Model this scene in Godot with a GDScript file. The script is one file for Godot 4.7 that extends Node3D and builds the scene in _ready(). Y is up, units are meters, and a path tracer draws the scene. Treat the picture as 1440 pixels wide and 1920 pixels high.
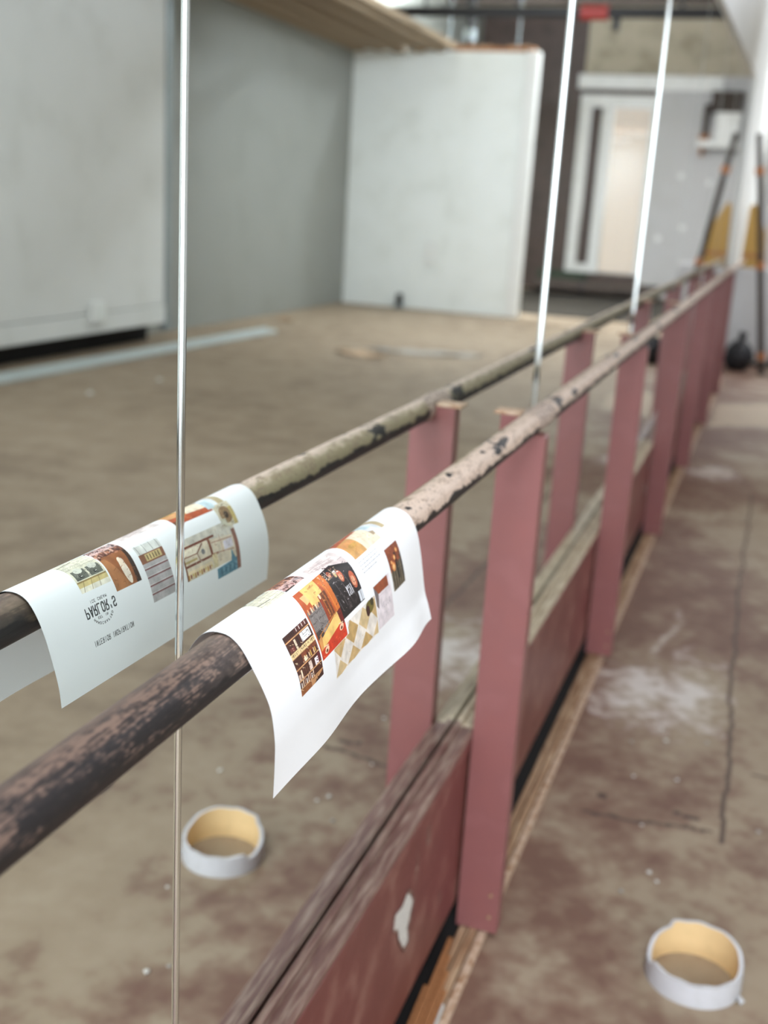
extends Node3D
# An emptied dance studio: a worn ballet barre in front of a mirror wall, a printed
# sheet draped over the barre. The mirror lies in the plane x = 0, the room at x > 0,
# the floor at y = 0; the camera looks along -z and a little towards the mirror.

var taken := {}
var mats := {}
var rng := RandomNumberGenerator.new()

const ROOM_X := 5.45
const FAR_Z := -22.0
const NEAR_Z := 2.5
const BAR := Vector2(0.1005, 1.0623)
const BAR_R := 0.0211
const POST_Z := [-0.36, -1.95, -3.54, -5.13, -6.72, -8.31, -9.9]
const SEAMS := [2.3, 0.734, -0.855, -2.443, -4.12, -5.72, -7.31, -8.9, -10.3, -11.3]

# ------------------------------------------------------------------ helpers

func numbered(called: String) -> String:
	if not taken.has(called):
		taken[called] = 0
		return called
	taken[called] += 1
	return "%s_%03d" % [called, taken[called]]

func tag(o: Node3D, label: String, category: String, group := "") -> Node3D:
	o.set_meta("label", label)
	o.set_meta("category", category)
	if group:
		o.set_meta("group", group)
	return o

func thing(called: String, label: String, category: String, at := Vector3.ZERO, group := "") -> Node3D:
	var o := Node3D.new()
	o.name = numbered(called)
	add_child(o)
	o.position = at
	return tag(o, label, category, group)

func begin() -> SurfaceTool:
	var st := SurfaceTool.new()
	st.begin(Mesh.PRIMITIVE_TRIANGLES)
	return st

func obj(called: String, st: SurfaceTool, m: Material, parent: Node3D = null) -> MeshInstance3D:
	var o := MeshInstance3D.new()
	o.mesh = st.commit()
	o.material_override = m
	o.cast_shadow = GeometryInstance3D.SHADOW_CASTING_SETTING_ON
	if parent == null:
		o.name = numbered(called)
		add_child(o)
	else:
		o.name = called
		parent.add_child(o, true)
	return o

func struct(called: String, st: SurfaceTool, m: Material) -> MeshInstance3D:
	var o := obj(called, st, m)
	o.set_meta("kind", "structure")
	return o

func tri(st: SurfaceTool, a: Vector3, b: Vector3, c: Vector3, n: Vector3) -> void:
	st.set_normal(n)
	if (b - a).cross(c - a).dot(n) > 0.0:
		st.add_vertex(a); st.set_normal(n); st.add_vertex(c); st.set_normal(n); st.add_vertex(b)
	else:
		st.add_vertex(a); st.set_normal(n); st.add_vertex(b); st.set_normal(n); st.add_vertex(c)

func quad(st: SurfaceTool, a: Vector3, b: Vector3, c: Vector3, d: Vector3, n: Vector3) -> void:
	tri(st, a, b, c, n)
	tri(st, a, c, d, n)

# a box from lo to hi with chamfered edges
func cbox(st: SurfaceTool, lo: Vector3, hi: Vector3, bevel := 0.003, t := Transform3D()) -> void:
	var mid := (lo + hi) * 0.5
	var h := (hi - lo) * 0.5
	var b: float = minf(bevel, minf(h.x, minf(h.y, h.z)) * 0.8)
	for ax in 3:
		var u := (ax + 1) % 3
		var v := (ax + 2) % 3
		for s in [-1.0, 1.0]:
			var n := Vector3.ZERO
			n[ax] = s
			var p: Array[Vector3] = []
			for k in [[-1, -1], [1, -1], [1, 1], [-1, 1]]:
				var q := Vector3.ZERO
				q[ax] = s * h[ax]
				q[u] = k[0] * (h[u] - b)
				q[v] = k[1] * (h[v] - b)
				p.append(t * (mid + q))
			quad(st, p[0], p[1], p[2], p[3], (t.basis * n).normalized())
			for s2 in [-1.0, 1.0]:   # the edge between the faces across ax and u
				var q1 := Vector3.ZERO
				var q2 := Vector3.ZERO
				q1[ax] = s * h[ax]; q1[u] = s2 * (h[u] - b)
				q2[ax] = s * (h[ax] - b); q2[u] = s2 * h[u]
				var e := Vector3.ZERO
				e[v] = h[v] - b
				var en := Vector3.ZERO
				en[ax] = s; en[u] = s2
				quad(st, t * (mid + q1 - e), t * (mid + q1 + e), t * (mid + q2 + e), t * (mid + q2 - e), (t.basis * en).normalized())
	for sx in [-1.0, 1.0]:
		for sy in [-1.0, 1.0]:
			for sz in [-1.0, 1.0]:
				var s := Vector3(sx, sy, sz)
				var c := mid + h * s
				tri(st, t * (c - Vector3(0, b * sy, b * sz)), t * (c - Vector3(b * sx, 0, b * sz)), t * (c - Vector3(b * sx, b * sy, 0)), (t.basis * s).normalized())

func box(lo: Vector3, hi: Vector3, bevel := 0.003) -> SurfaceTool:
	var st := begin()
	cbox(st, lo, hi, bevel)
	return st

# a smooth grid of points [row][column], with uv
func sheet(st: SurfaceTool, rows: Array, flip := false, uv_rows: Array = []) -> void:
	var nr := rows.size()
	var nc: int = rows[0].size()
	var nor := []
	for i in nr:
		var line: Array[Vector3] = []
		for j in nc:
			var a: Vector3 = rows[mini(i + 1, nr - 1)][j] - rows[maxi(i - 1, 0)][j]
			var b: Vector3 = rows[i][mini(j + 1, nc - 1)] - rows[i][maxi(j - 1, 0)]
			var n := a.cross(b).normalized()
			line.append(-n if flip else n)
		nor.append(line)
	for i in nr - 1:
		for j in nc - 1:
			var k := [[i, j], [i, j + 1], [i + 1, j + 1], [i, j], [i + 1, j + 1], [i + 1, j]]
			var order := [0, 1, 2, 3, 4, 5]
			var at: Vector3 = rows[i][j]
			var a := at
			var fn: Vector3 = (rows[i][j + 1] - a).cross(rows[i + 1][j + 1] - a)
			if fn.dot(nor[i][j]) > 0.0:
				order = [0, 2, 1, 3, 5, 4]
			for o in order:
				var r: int = k[o][0]
				var c: int = k[o][1]
				st.set_normal(nor[r][c])
				if uv_rows:
					st.set_uv(uv_rows[r][c])
				else:
					st.set_uv(Vector2(float(c) / (nc - 1), float(r) / (nr - 1)))
				st.add_vertex(rows[r][c])

# a round bar from a to b
func tube(st: SurfaceTool, a: Vector3, b: Vector3, r0: float, r1: float, n := 14) -> void:
	var d := (b - a).normalized()
	var s := d.cross(Vector3.UP if absf(d.y) < 0.9 else Vector3.RIGHT).normalized()
	var w := d.cross(s)
	for i in n:
		var t0 := TAU * i / n
		var t1 := TAU * (i + 1) / n
		var e0 := s * cos(t0) + w * sin(t0)
		var e1 := s * cos(t1) + w * sin(t1)
		var p := [a + e0 * r0, a + e1 * r0, b + e1 * r1, b + e0 * r1]
		var nn := [e0, e1, e1, e0]
		for k in ([0, 1, 2, 0, 2, 3] if (p[1] - p[0]).cross(p[2] - p[0]).dot(e0) < 0.0 else [0, 2, 1, 0, 3, 2]):
			st.set_normal(nn[k])
			st.add_vertex(p[k])
		tri(st, a, p[0], p[1], -d)
		tri(st, b, p[3], p[2], d)

# a polygon in the xy plane, extruded from z0 to z1
func extrude(st: SurfaceTool, poly: PackedVector2Array, z0: float, z1: float) -> void:
	var idx := Geometry2D.triangulate_polygon(poly)
	for z in [z0, z1]:
		for k in range(0, idx.size(), 3):
			var q: Array[Vector3] = []
			for m in 3:
				q.append(Vector3(poly[idx[k + m]].x, poly[idx[k + m]].y, z))
			tri(st, q[0], q[1], q[2], Vector3(0, 0, -1 if z == minf(z0, z1) else 1))
	var area := 0.0
	for i in poly.size():
		area += poly[i].cross(poly[(i + 1) % poly.size()])
	for i in poly.size():
		var a := poly[i]
		var b := poly[(i + 1) % poly.size()]
		var n := Vector3(b.y - a.y, a.x - b.x, 0).normalized() * signf(area)
		quad(st, Vector3(a.x, a.y, z0), Vector3(b.x, b.y, z0), Vector3(b.x, b.y, z1), Vector3(a.x, a.y, z1), n)

func noise(sd: int, freq: float, octaves := 4) -> FastNoiseLite:
	var n := FastNoiseLite.new()
	n.seed = sd
	n.noise_type = FastNoiseLite.TYPE_SIMPLEX_SMOOTH
	n.frequency = freq
	n.fractal_octaves = octaves
	return n

func noise_tex(sd: int, freq: float, octaves: int, stops: Array, size := 512, bump := 0.0) -> NoiseTexture2D:
	var t := NoiseTexture2D.new()
	t.width = size
	t.height = size
	t.seamless = true
	t.noise = noise(sd, freq, octaves)
	if bump > 0.0:
		t.as_normal_map = true
		t.bump_strength = bump
	else:
		var g := Gradient.new()
		var o := PackedFloat32Array()
		var c := PackedColorArray()
		for s in stops:
			o.append(s[0])
			c.append(s[1])
		g.offsets = o
		g.colors = c
		t.color_ramp = g
	return t

func plain(called: String, c: Color, rough: float, tex: Texture2D = null, scale := 1.0, bump: Texture2D = null, bump_scale := 0.3) -> StandardMaterial3D:
	var m := StandardMaterial3D.new()
	m.resource_name = called
	m.albedo_color = c
	m.roughness = rough
	if tex:
		m.albedo_texture = tex
	if bump:
		m.normal_enabled = true
		m.normal_texture = bump
		m.normal_scale = bump_scale
	if tex or bump:
		m.uv1_triplanar = true
		m.uv1_world_triplanar = true
		m.uv1_scale = Vector3.ONE * scale
	mats[called] = m
	return m

func rgb(r: int, g: int, b: int) -> Color:
	return Color(r / 255.0, g / 255.0, b / 255.0)

# ------------------------------------------------------------------ the scene

func _ready() -> void:
	rng.seed = 11
	set_camera()
	set_light()
	make_materials()
	room()
	far_end()
	overhead()
	mirrors()
	knee_wall()
	posts()
	barre()
	printed_sheet()
	tube_ring()
	floor_strips()
	leaning_things()
	floor_litter()

func set_camera() -> void:
	var cam := Camera3D.new()
	cam.name = "camera"
	add_child(cam)
	cam.transform = Transform3D(Basis(Vector3(0.94189304, 0.0588209, -0.33072284), Vector3(-0.14200614, 0.96197039, -0.23333929), Vector3(0.30442035, 0.26674532, 0.91442615)), Vector3(0.477, 1.421, 0.0))
	var lens := CameraAttributesPhysical.new()
	lens.frustum_focal_length = 26.134
	lens.frustum_focus_distance = 0.99
	lens.frustum_near = 0.05
	lens.frustum_far = 100.0
	lens.exposure_aperture = 2.8
	cam.attributes = lens
	cam.keep_aspect = Camera3D.KEEP_HEIGHT
	cam.fov = rad_to_deg(2.0 * atan(960.0 / 2090.7))
	cam.current = true

func set_light() -> void:
	var env := Environment.new()
	var sky := Sky.new()
	var air := ProceduralSkyMaterial.new()
	air.sky_top_color = rgb(206, 218, 232)
	air.sky_horizon_color = rgb(240, 240, 238)
	air.ground_horizon_color = rgb(190, 186, 180)
	air.ground_bottom_color = rgb(150, 146, 140)
	air.sky_energy_multiplier = 1.25
	air.ground_energy_multiplier = 1.1
	sky.sky_material = air
	env.background_mode = Environment.BG_SKY
	env.sky = sky
	env.tonemap_mode = Environment.TONE_MAPPER_LINEAR
	env.tonemap_exposure = 1.0
	env.sdfgi_enabled = true
	env.ssao_enabled = true
	env.ssil_enabled = true
	var we := WorldEnvironment.new()
	we.name = "world_environment"
	we.environment = env
	add_child(we)
	# daylight entering through the street window behind the camera
	var day := AreaLight3D.new()
	day.name = "street_window_daylight"
	day.area_size = Vector2(4.2, 2.7)
	day.light_color = rgb(242, 248, 255)
	day.light_energy = 16.0
	day.area_range = 60.0
	day.shadow_enabled = true
	day.position = Vector3(2.35, 1.95, NEAR_Z - 0.12)
	add_child(day)

func make_materials() -> void:
	var soft := noise_tex(3, 0.006, 5, [[0.0, Color(0.945, 0.945, 0.935)], [0.4, Color(0.985, 0.985, 0.98)], [1.0, Color.WHITE]])
	var blot := noise_tex(8, 0.012, 6, [[0.0, Color(0.82, 0.81, 0.79)], [0.35, Color(0.93, 0.93, 0.92)], [0.6, Color.WHITE], [1.0, Color(0.96, 0.96, 0.95)]])
	var grain := noise_tex(5, 0.09, 4, [[0.0, Color(0.72, 0.70, 0.68)], [0.5, Color(0.95, 0.95, 0.94)], [1.0, Color.WHITE]], 256)
	var bump := noise_tex(12, 0.05, 5, [], 512, 2.0)
	mats["bump"] = null
	plain("wall_paint", rgb(230, 232, 231), 0.5, soft, 0.35, bump, 0.06)
	plain("wall_paint_dim", rgb(144, 146, 141), 0.5, soft, 0.3, bump, 0.08)  # wall paint darkened for the dimmer light on the set-back wall
	plain("partition_paint", rgb(242, 246, 244), 0.5, soft, 0.4, bump, 0.06)
	plain("far_paint", rgb(196, 195, 196), 0.6, soft, 0.3)
	plain("beige_plaster", rgb(184, 174, 154), 0.8, blot, 0.3)
	plain("dark_brown_paint", rgb(82, 67, 61), 0.45, blot, 0.5)
	plain("white_trim", rgb(236, 236, 234), 0.4, soft, 0.8)
	plain("black_void", rgb(22, 20, 20), 0.9)
	plain("ceiling_wood", rgb(164, 144, 120), 0.75, grain, 1.5)
	plain("dark_timber", rgb(70, 60, 54), 0.8, blot, 0.6)
	plain("black_iron", rgb(30, 30, 32), 0.5)
	plain("red_paint", rgb(150, 40, 34), 0.45)
	plain("orange_rust", rgb(176, 112, 66), 0.6)
	# old maroon gloss paint with scuffs
	var scuff := noise_tex(21, 0.02, 6, [[0.0, Color(1.0, 0.98, 0.97)], [0.55, Color(0.975, 0.97, 0.965)], [0.72, Color(1.0, 1.0, 1.0)], [1.0, Color(1.0, 1.0, 1.0)]])
	plain("maroon_gloss", rgb(146, 95, 94), 0.36, scuff, 0.8, bump, 0.06)
	var worn := noise_tex(33, 0.014, 6, [[0.0, rgb(114, 62, 59)], [0.5, rgb(122, 69, 65)], [0.62, rgb(132, 82, 75)], [0.74, rgb(142, 97, 88)], [1.0, rgb(154, 113, 103)]])
	plain("maroon_worn", Color.WHITE, 0.38, worn, 0.9, bump, 0.08)
	var ledge := noise_tex(41, 0.02, 6, [[0.0, rgb(100, 68, 62)], [0.42, rgb(122, 90, 82)], [0.56, rgb(132, 107, 96)], [0.7, rgb(148, 123, 111)], [1.0, rgb(172, 150, 138)]])
	plain("ledge_worn", Color.WHITE, 0.42, ledge, 2.2, bump, 0.15)
	mats["ledge_worn"].uv1_scale = Vector3(9, 9, 0.9)
	var dusty := noise_tex(45, 0.02, 6, [[0.0, rgb(140, 122, 100)], [0.45, rgb(182, 166, 140)], [0.7, rgb(202, 188, 164)], [1.0, rgb(216, 206, 188)]])
	plain("ledge_pale", Color.WHITE, 0.5, dusty, 2.0, bump, 0.15)  # pale wood, with the bright gloss reflection put into its colour
	mats["ledge_pale"].uv1_scale = Vector3(9, 9, 0.9)
	var raw := noise_tex(52, 0.03, 5, [[0.0, rgb(140, 96, 60)], [0.5, rgb(200, 172, 148)], [1.0, rgb(222, 200, 178)]])
	plain("raw_wood", Color.WHITE, 0.7, raw, 2.5)
	var lath := noise_tex(57, 0.02, 6, [[0.0, rgb(110, 76, 54)], [0.4, rgb(158, 122, 92)], [0.6, rgb(186, 154, 122)], [1.0, rgb(216, 196, 170)]])
	plain("lath_wood", Color.WHITE, 0.7, lath, 2.0)
	mats["lath_wood"].uv1_scale = Vector3(14, 14, 0.6)
	plain("orange_wood", rgb(178, 122, 78), 0.65, grain, 6.0)
	plain("yellow_wood", rgb(196, 156, 84), 0.7, grain, 2.0)
	plain("white_plaster", rgb(236, 234, 230), 0.8, grain, 8.0)
	plain("crumb_grey", rgb(176, 170, 162), 0.85)
	plain("crumb_tan", rgb(196, 168, 140), 0.85)
	plain("black_plastic", rgb(28, 26, 30), 0.55)
	plain("pale_trim", rgb(196, 206, 206), 0.45, soft, 1.0)
	plain("galvanised", rgb(150, 160, 164), 0.35, soft, 1.0)
	mats["galvanised"].metallic = 0.4
	plain("kraft", rgb(238, 206, 154), 0.75, soft, 6.0)
	plain("silver_wrap", rgb(212, 212, 217), 0.34, soft, 8.0)
	var mirror := plain("mirror_silver", Color(0.965, 0.985, 0.975), 0.0)
	mirror.metallic = 1.0
	var bright := plain("polished_strip", Color(0.93, 0.95, 0.95), 0.12)
	bright.metallic = 1.0
	var pane := plain("window_glass", Color(1, 1, 1, 0.06), 0.02)
	pane.transparency = BaseMaterial3D.TRANSPARENCY_ALPHA
	var blind := plain("cream_blind", rgb(250, 208, 146), 0.9)
	blind.backlight_enabled = true
	blind.backlight = Color(1, 1, 1)
	var glow := plain("added_lamp_diffuser", rgb(240, 240, 240), 0.6)  # glowing face of the added strip lights
	glow.emission_enabled = true
	glow.emission = Color(1.0, 0.99, 0.96)
	glow.emission_energy_multiplier = 1.2

# ------------------------------------------------------------------ shell

func room() -> void:
	# floor: one slab, its top in two strips that share one computed picture
	var st := begin()
	var x0 := -0.2
	var x1 := 5.7
	for part in [[NEAR_Z + 0.2, -6.0, 0.0, 0.5], [-6.0, FAR_Z - 0.3, 0.5, 1.0]]:
		var a := Vector3(x0, 0, part[0])
		var b := Vector3(x1, 0, part[0])
		var c := Vector3(x1, 0, part[1])
		var d := Vector3(x0, 0, part[1])
		for v in [[a, Vector2(0, part[2])], [d, Vector2(0, part[3])], [c, Vector2(1, part[3])], [a, Vector2(0, part[2])], [c, Vector2(1, part[3])], [b, Vector2(1, part[2])]]:
			st.set_normal(Vector3.UP)
			st.set_uv(v[1])
			st.add_vertex(v[0])
	cbox(st, Vector3(x0, -0.2, FAR_Z - 0.3), Vector3(x1, -0.002, NEAR_Z + 0.2), 0.0)
	var m := StandardMaterial3D.new()
	m.resource_name = "old_concrete"
	m.albedo_texture = ImageTexture.create_from_image(floor_picture(x0, x1))
	m.roughness = 0.62
	m.detail_enabled = true
	m.detail_uv_layer = BaseMaterial3D.DETAIL_UV_1
	struct("floor", st, m)
	# left wall: the mirrors hang on it; above them the plaster comes forward, its lower edge not level
	st = begin()
	cbox(st, Vector3(-0.25, 0, FAR_Z), Vector3(-0.012, 5.0, NEAR_Z), 0.0)
	struct("wall_left", st, mats["wall_paint"])
	st = begin()
	var up := PackedVector2Array([Vector2(11.3, 2.72), Vector2(6.2, 2.49), Vector2(-NEAR_Z, 2.09 + 0.0), Vector2(-NEAR_Z, 5.0), Vector2(11.3, 5.0)])
	var flat := begin()
	extrude(flat, up, 0.0, 0.03)
	var so := struct("trim_1", flat, mats["wall_paint"])
	so.rotation.y = PI / 2          # local x runs along -z, local z along +x
	so.position.x = -0.012
	st = begin()
	cbox(st, Vector3(-0.012, 0, FAR_Z), Vector3(0.018, 5.0, -11.305), 0.004)
	struct("wall_left_rear", st, mats["wall_paint"])
	# right wall: nearer half stands forward on a black recess, further half is set back
	st = begin()
	cbox(st, Vector3(5.05, 0.36, -9.6), Vector3(5.45, 3.6, NEAR_Z), 0.004)
	struct("wall_right", st, mats["wall_paint"])
	struct("baseboard_right", box(Vector3(5.043, 0.185, -9.6), Vector3(5.45, 0.353, NEAR_Z), 0.004), mats["wall_paint"])
	struct("trim_2", box(Vector3(5.25, 0, -9.58), Vector3(5.45, 0.185, NEAR_Z), 0.0), mats["black_void"])
	struct("trim_3", box(Vector3(5.035, 0.1, -9.66), Vector3(5.10, 3.6, -9.55), 0.012), mats["galvanised"])
	struct("wall_right_rear", box(Vector3(5.45, 0, FAR_Z), Vector3(5.65, 5.0, NEAR_Z), 0.0), mats["wall_paint_dim"])
	# near wall with the street window behind the camera
	st = begin()
	cbox(st, Vector3(-0.25, 0, NEAR_Z), Vector3(5.65, 0.5, NEAR_Z + 0.2), 0.0)
	cbox(st, Vector3(-0.25, 3.4, NEAR_Z), Vector3(5.65, 5.0, NEAR_Z + 0.2), 0.0)
	cbox(st, Vector3(-0.25, 0.5, NEAR_Z), Vector3(0.15, 3.4, NEAR_Z + 0.2), 0.0)
	cbox(st, Vector3(4.6, 0.5, NEAR_Z), Vector3(5.65, 3.4, NEAR_Z + 0.2), 0.0)
	struct("wall_near", st, mats["wall_paint"])
	var w := Node3D.new()
	w.name = "window_2"
	w.set_meta("kind", "structure")
	add_child(w)
	for k in 4:
		var wx := 0.15 + k * 1.4833
		obj("frame_bar", box(Vector3(wx - 0.03, 0.5, NEAR_Z + 0.05), Vector3(wx + 0.03, 3.4, NEAR_Z + 0.13), 0.004), mats["black_iron"], w)
		if k < 3:
			obj("pane", box(Vector3(wx + 0.03, 0.5, NEAR_Z + 0.085), Vector3(wx + 1.453, 3.4, NEAR_Z + 0.092), 0.0), mats["window_glass"], w)

# computed picture of the floor: columns run from x0 to x1; the upper half of the rows
# covers the near 8.7 m, the lower half the rest
func floor_picture(x0: float, x1: float) -> Image:
	var W := 1024
	var H := 2048
	var im := Image.create(W, H, false, Image.FORMAT_RGB8)
	var n1 := noise(101, 0.55, 5)
	var n2 := noise(102, 3.2, 5)
	var n3 := noise(103, 14.0, 3)
	var data := PackedByteArray()
	data.resize(W * H * 3)
	var base := Vector3(156, 138, 116)
	var dark := Vector3(126, 108, 90)
	var lite := Vector3(174, 158, 137)
	var red := Vector3(112, 77, 65)
	var white := Vector3(232, 228, 224)
	var at := 0
	for j in H:
		var z := 0.0
		if j < 1024:
			z = lerpf(NEAR_Z + 0.2, -6.0, (j + 0.5) / 1024.0)
		else:
			z = lerpf(-6.0, FAR_Z - 0.3, (j - 1023.5) / 1024.0)
		for i in W:
			var x := lerpf(x0, x1, (i + 0.5) / W)
			var a := n1.get_noise_2d(x, z)
			var b := n2.get_noise_2d(x, z)
			var c := n3.get_noise_2d(x, z)
			var col := base
			col = col.lerp(dark, clampf((b * 0.8 + a * 0.6) * 1.1 + c * 0.25, 0.0, 0.75))
			col = col.lerp(lite, clampf((-b * 0.8 - a * 0.3) * 0.9 - c * 0.3, 0.0, 0.6))
			# old red floor paint left in patches along the mirror wall
			if x < 1.6:
				var keep := 0.58 - x * 0.85
				col = col.lerp(red, clampf((a * 0.5 + b * 0.5 + c * 0.3 + keep) * 1.4, 0.0, 0.74))
				if x < 0.7 and z < -2.9 and z > -7.2:
					# plaster smeared on the floor
					var g := 0.0
					var e1 := Vector2((x - 0.24) / 0.13, (z + 3.32) / 0.30).length()
					var e2 := Vector2((x - 0.28 - 0.03 * sin(z * 9.0)) / 0.025, (z + 3.85) / 0.38).length()
					var e3 := Vector2((x - 0.26) / 0.17, (z + 6.72) / 0.25).length()
					var e4 := Vector2((x - 0.40) / 0.16, (z + 3.36) / 0.5).length()
					g = maxf(maxf(1.15 - e1, 1.1 - e2), maxf(1.1 - e3, 0.9 - e4))
					if g > 0.0:
						col = col.lerp(white, clampf((g * 1.0 + b * 0.7 + c * 0.7 - 0.08) * 0.95, 0.0, 0.85))
				elif x < 0.75 and z < -7.9 and z > -9.9:
					# paler patch of floor along the far bays
					var e5 := maxf(absf(x - 0.42) / 0.3, absf(z + 9.0 + (x - 0.35) * 0.6) / 0.62)
					col = col.lerp(lite * 1.12, clampf((1.0 - e5) * 5.0 + b, 0.0, 0.9))
			data[at] = int(clampf(col.x, 0, 255))
			data[at + 1] = int(clampf(col.y, 0, 255))
			data[at + 2] = int(clampf(col.z, 0, 255))
			at += 3
	im.set_data(W, H, false, Image.FORMAT_RGB8, data)
	# cracks filled with dirt, and small dark stains
	var ink := rgb(88, 70, 60)
	for line in [[[0.50, -6.3], [0.497, -5.4], [0.498, -4.57], [0.509, -3.9], [0.512, -3.43], [0.528, -2.95], [0.534, -2.513]], [[0.205, -2.52], [0.33, -2.525], [0.42, -2.545], [0.505, -2.555]], [[0.93, -1.2], [0.94, -1.72], [0.955, -1.95], [0.96, -2.4]], [[1.9, 0.4], [1.55, -0.5], [1.48, -1.1], [1.30, -1.42], [0.98, -1.50]], [[0.6, -2.9], [1.3, -3.0], [2.2, -2.95]]]:
		for k in line.size() - 1:
			var p := Vector2(line[k][0], line[k][1])
			var q := Vector2(line[k + 1][0], line[k + 1][1])
			for s in 120:
				var r := p.lerp(q, s / 120.0)
				spot(im, x0, x1, r.x + 0.012 * n3.get_noise_2d(r.x * 0.4, r.y * 0.22), r.y + 0.01 * n3.get_noise_2d(r.y, r.x), 2, 1, ink)
	for s in [[0.23, -2.61, 4, 3], [0.44, -2.60, 7, 2], [0.42, -2.61, 3, 2], [0.9, -2.1, 2, 6]]:
		spot(im, x0, x1, s[0], s[1], s[2], s[3], rgb(84, 64, 56))
	return im

func spot(im: Image, x0: float, x1: float, x: float, z: float, w: int, h: int, c: Color) -> void:
	var px := int((x - x0) / (x1 - x0) * 1024.0)
	var pz := int((NEAR_Z + 0.2 - z) / (NEAR_Z + 6.2) * 1024.0) if z > -6.0 else 1024 + int((-6.0 - z) / (-6.0 - (FAR_Z - 0.3)) * 1024.0)
	im.fill_rect(Rect2i(px, pz, w, h), c)

func far_end() -> void:
	# white partition across the back of the studio, with its end post
	struct("wall_partition", box(Vector3(2.98, 0, -15.42), Vector3(5.45, 3.42, -15.3), 0.004), mats["partition_paint"])
	struct("trim_4", box(Vector3(2.87, 0, -15.46), Vector3(3.03, 3.44, -15.265), 0.012), mats["white_trim"])
	# far wall round the tall window
	struct("wall_far", box(Vector3(-0.25, 0, FAR_Z - 0.25), Vector3(2.07, 3.95, FAR_Z), 0.0), mats["far_paint"])
	var st := begin()
	cbox(st, Vector3(-0.25, 3.95, FAR_Z - 0.25), Vector3(3.45, 5.2, FAR_Z), 0.0)
	struct("wall_far_upper", st, mats["beige_plaster"])
	st = begin()
	cbox(st, Vector3(3.45, 0, FAR_Z - 0.25), Vector3(5.65, 5.2, FAR_Z), 0.0)
	cbox(st, Vector3(2.07, 0, FAR_Z - 0.25), Vector3(3.45, 0.36, FAR_Z), 0.0)
	cbox(st, Vector3(2.07, 3.57, FAR_Z - 0.25), Vector3(3.45, 3.95, FAR_Z), 0.0)
	struct("wall_far_dark", st, mats["dark_brown_paint"])
	struct("trim_5", box(Vector3(0.95, 3.68, FAR_Z), Vector3(3.55, 3.93, FAR_Z + 0.06), 0.006), mats["white_trim"])
	var w := Node3D.new()
	w.name = "window_1"
	w.set_meta("kind", "structure")
	add_child(w)
	var z0 := FAR_Z - 0.05
	var z1 := FAR_Z + 0.05
	obj("frame_bar", box(Vector3(3.28, 0.36, z0), Vector3(3.47, 3.58, z1), 0.01), mats["white_trim"], w)
	obj("frame_bar", box(Vector3(2.05, 0.36, z0), Vector3(2.16, 3.58, z1), 0.01), mats["white_trim"], w)
	obj("frame_bar", box(Vector3(2.86, 0.52, z0 - 0.02), Vector3(3.05, 3.40, z1 - 0.02), 0.01), mats["white_trim"], w)
	obj("frame_bar", box(Vector3(2.16, 3.38, z0), Vector3(3.28, 3.58, z1), 0.01), mats["white_trim"], w)
	obj("sill", box(Vector3(2.84, 0.36, z0), Vector3(3.28, 0.52, z1 + 0.03), 0.01), mats["white_trim"], w)
	obj("pane", box(Vector3(2.16, 0.4, FAR_Z - 0.10), Vector3(2.86, 3.38, FAR_Z - 0.094), 0.0), mats["window_glass"], w)
	obj("dark_panel", box(Vector3(3.05, 0.52, FAR_Z - 0.14), Vector3(3.28, 3.38, FAR_Z - 0.12), 0.0), mats["dark_brown_paint"], w)
	# cream blind hanging behind the pane
	var rows := []
	for i in 2:
		var line: Array[Vector3] = []
		for j in 30:
			line.append(Vector3(2.16 + 0.70 * j / 29.0, 0.38 if i == 0 else 3.38, FAR_Z - 0.17 + 0.012 * sin(j * 1.1)))
		rows.append(line)
	st = begin()
	sheet(st, rows)
	obj("blind", st, mats["cream_blind"], w)
	# wall shelf with a white box and a dark box
	var sh := thing("wall_shelf", "pale wall shelf high on the grey far wall, seen in the mirror", "shelf", Vector3(0.9, 2.78, FAR_Z))
	obj("board", box(Vector3(-0.36, -0.06, 0), Vector3(0.36, 0.06, 0.34), 0.01), mats["white_trim"], sh)
	obj("bracket", box(Vector3(0.26, -0.2, 0), Vector3(0.30, -0.06, 0.26), 0.004), mats["orange_wood"], sh)
	var bx := thing("storage_box", "white storage box on the far wall shelf", "box", Vector3(0.78, 2.84, FAR_Z + 0.16))
	obj("body", box(Vector3(-0.21, 0, -0.15), Vector3(0.21, 0.42, 0.15), 0.008), mats["white_trim"], bx)
	obj("lid", box(Vector3(-0.22, 0.42, -0.16), Vector3(0.22, 0.48, 0.16), 0.008), mats["white_trim"], bx)
	var bd := thing("storage_box", "dark brown box on top of the white box on the far shelf", "box", Vector3(0.84, 3.32, FAR_Z + 0.16))
	obj("body", box(Vector3(-0.26, 0, -0.15), Vector3(0.26, 0.3, 0.15), 0.008), mats["dark_timber"], bd)
	obj("lid", box(Vector3(-0.27, 0.3, -0.16), Vector3(0.27, 0.35, 0.16), 0.008), mats["dark_timber"], bd)
	var bt := thing("wooden_bracket_post", "short dark wooden post standing beside the white box on the far shelf", "post", Vector3(1.17, 2.84, FAR_Z + 0.1))
	obj("shaft", box(Vector3(-0.05, 0, -0.05), Vector3(0.05, 0.62, 0.05), 0.006), mats["dark_timber"], bt)
	obj("foot", box(Vector3(-0.08, 0, -0.08), Vector3(0.08, 0.10, 0.08), 0.006), mats["orange_wood"], bt)
	# white discs added as blurred bright spots on the far wall
	var where := ["high beside the tall window", "high nearest the mirror", "low beside the tall window", "in the middle"]
	var spots := [Vector2(1.50, 2.22), Vector2(0.98, 2.12), Vector2(1.78, 1.08), Vector2(1.36, 1.3)]
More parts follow.
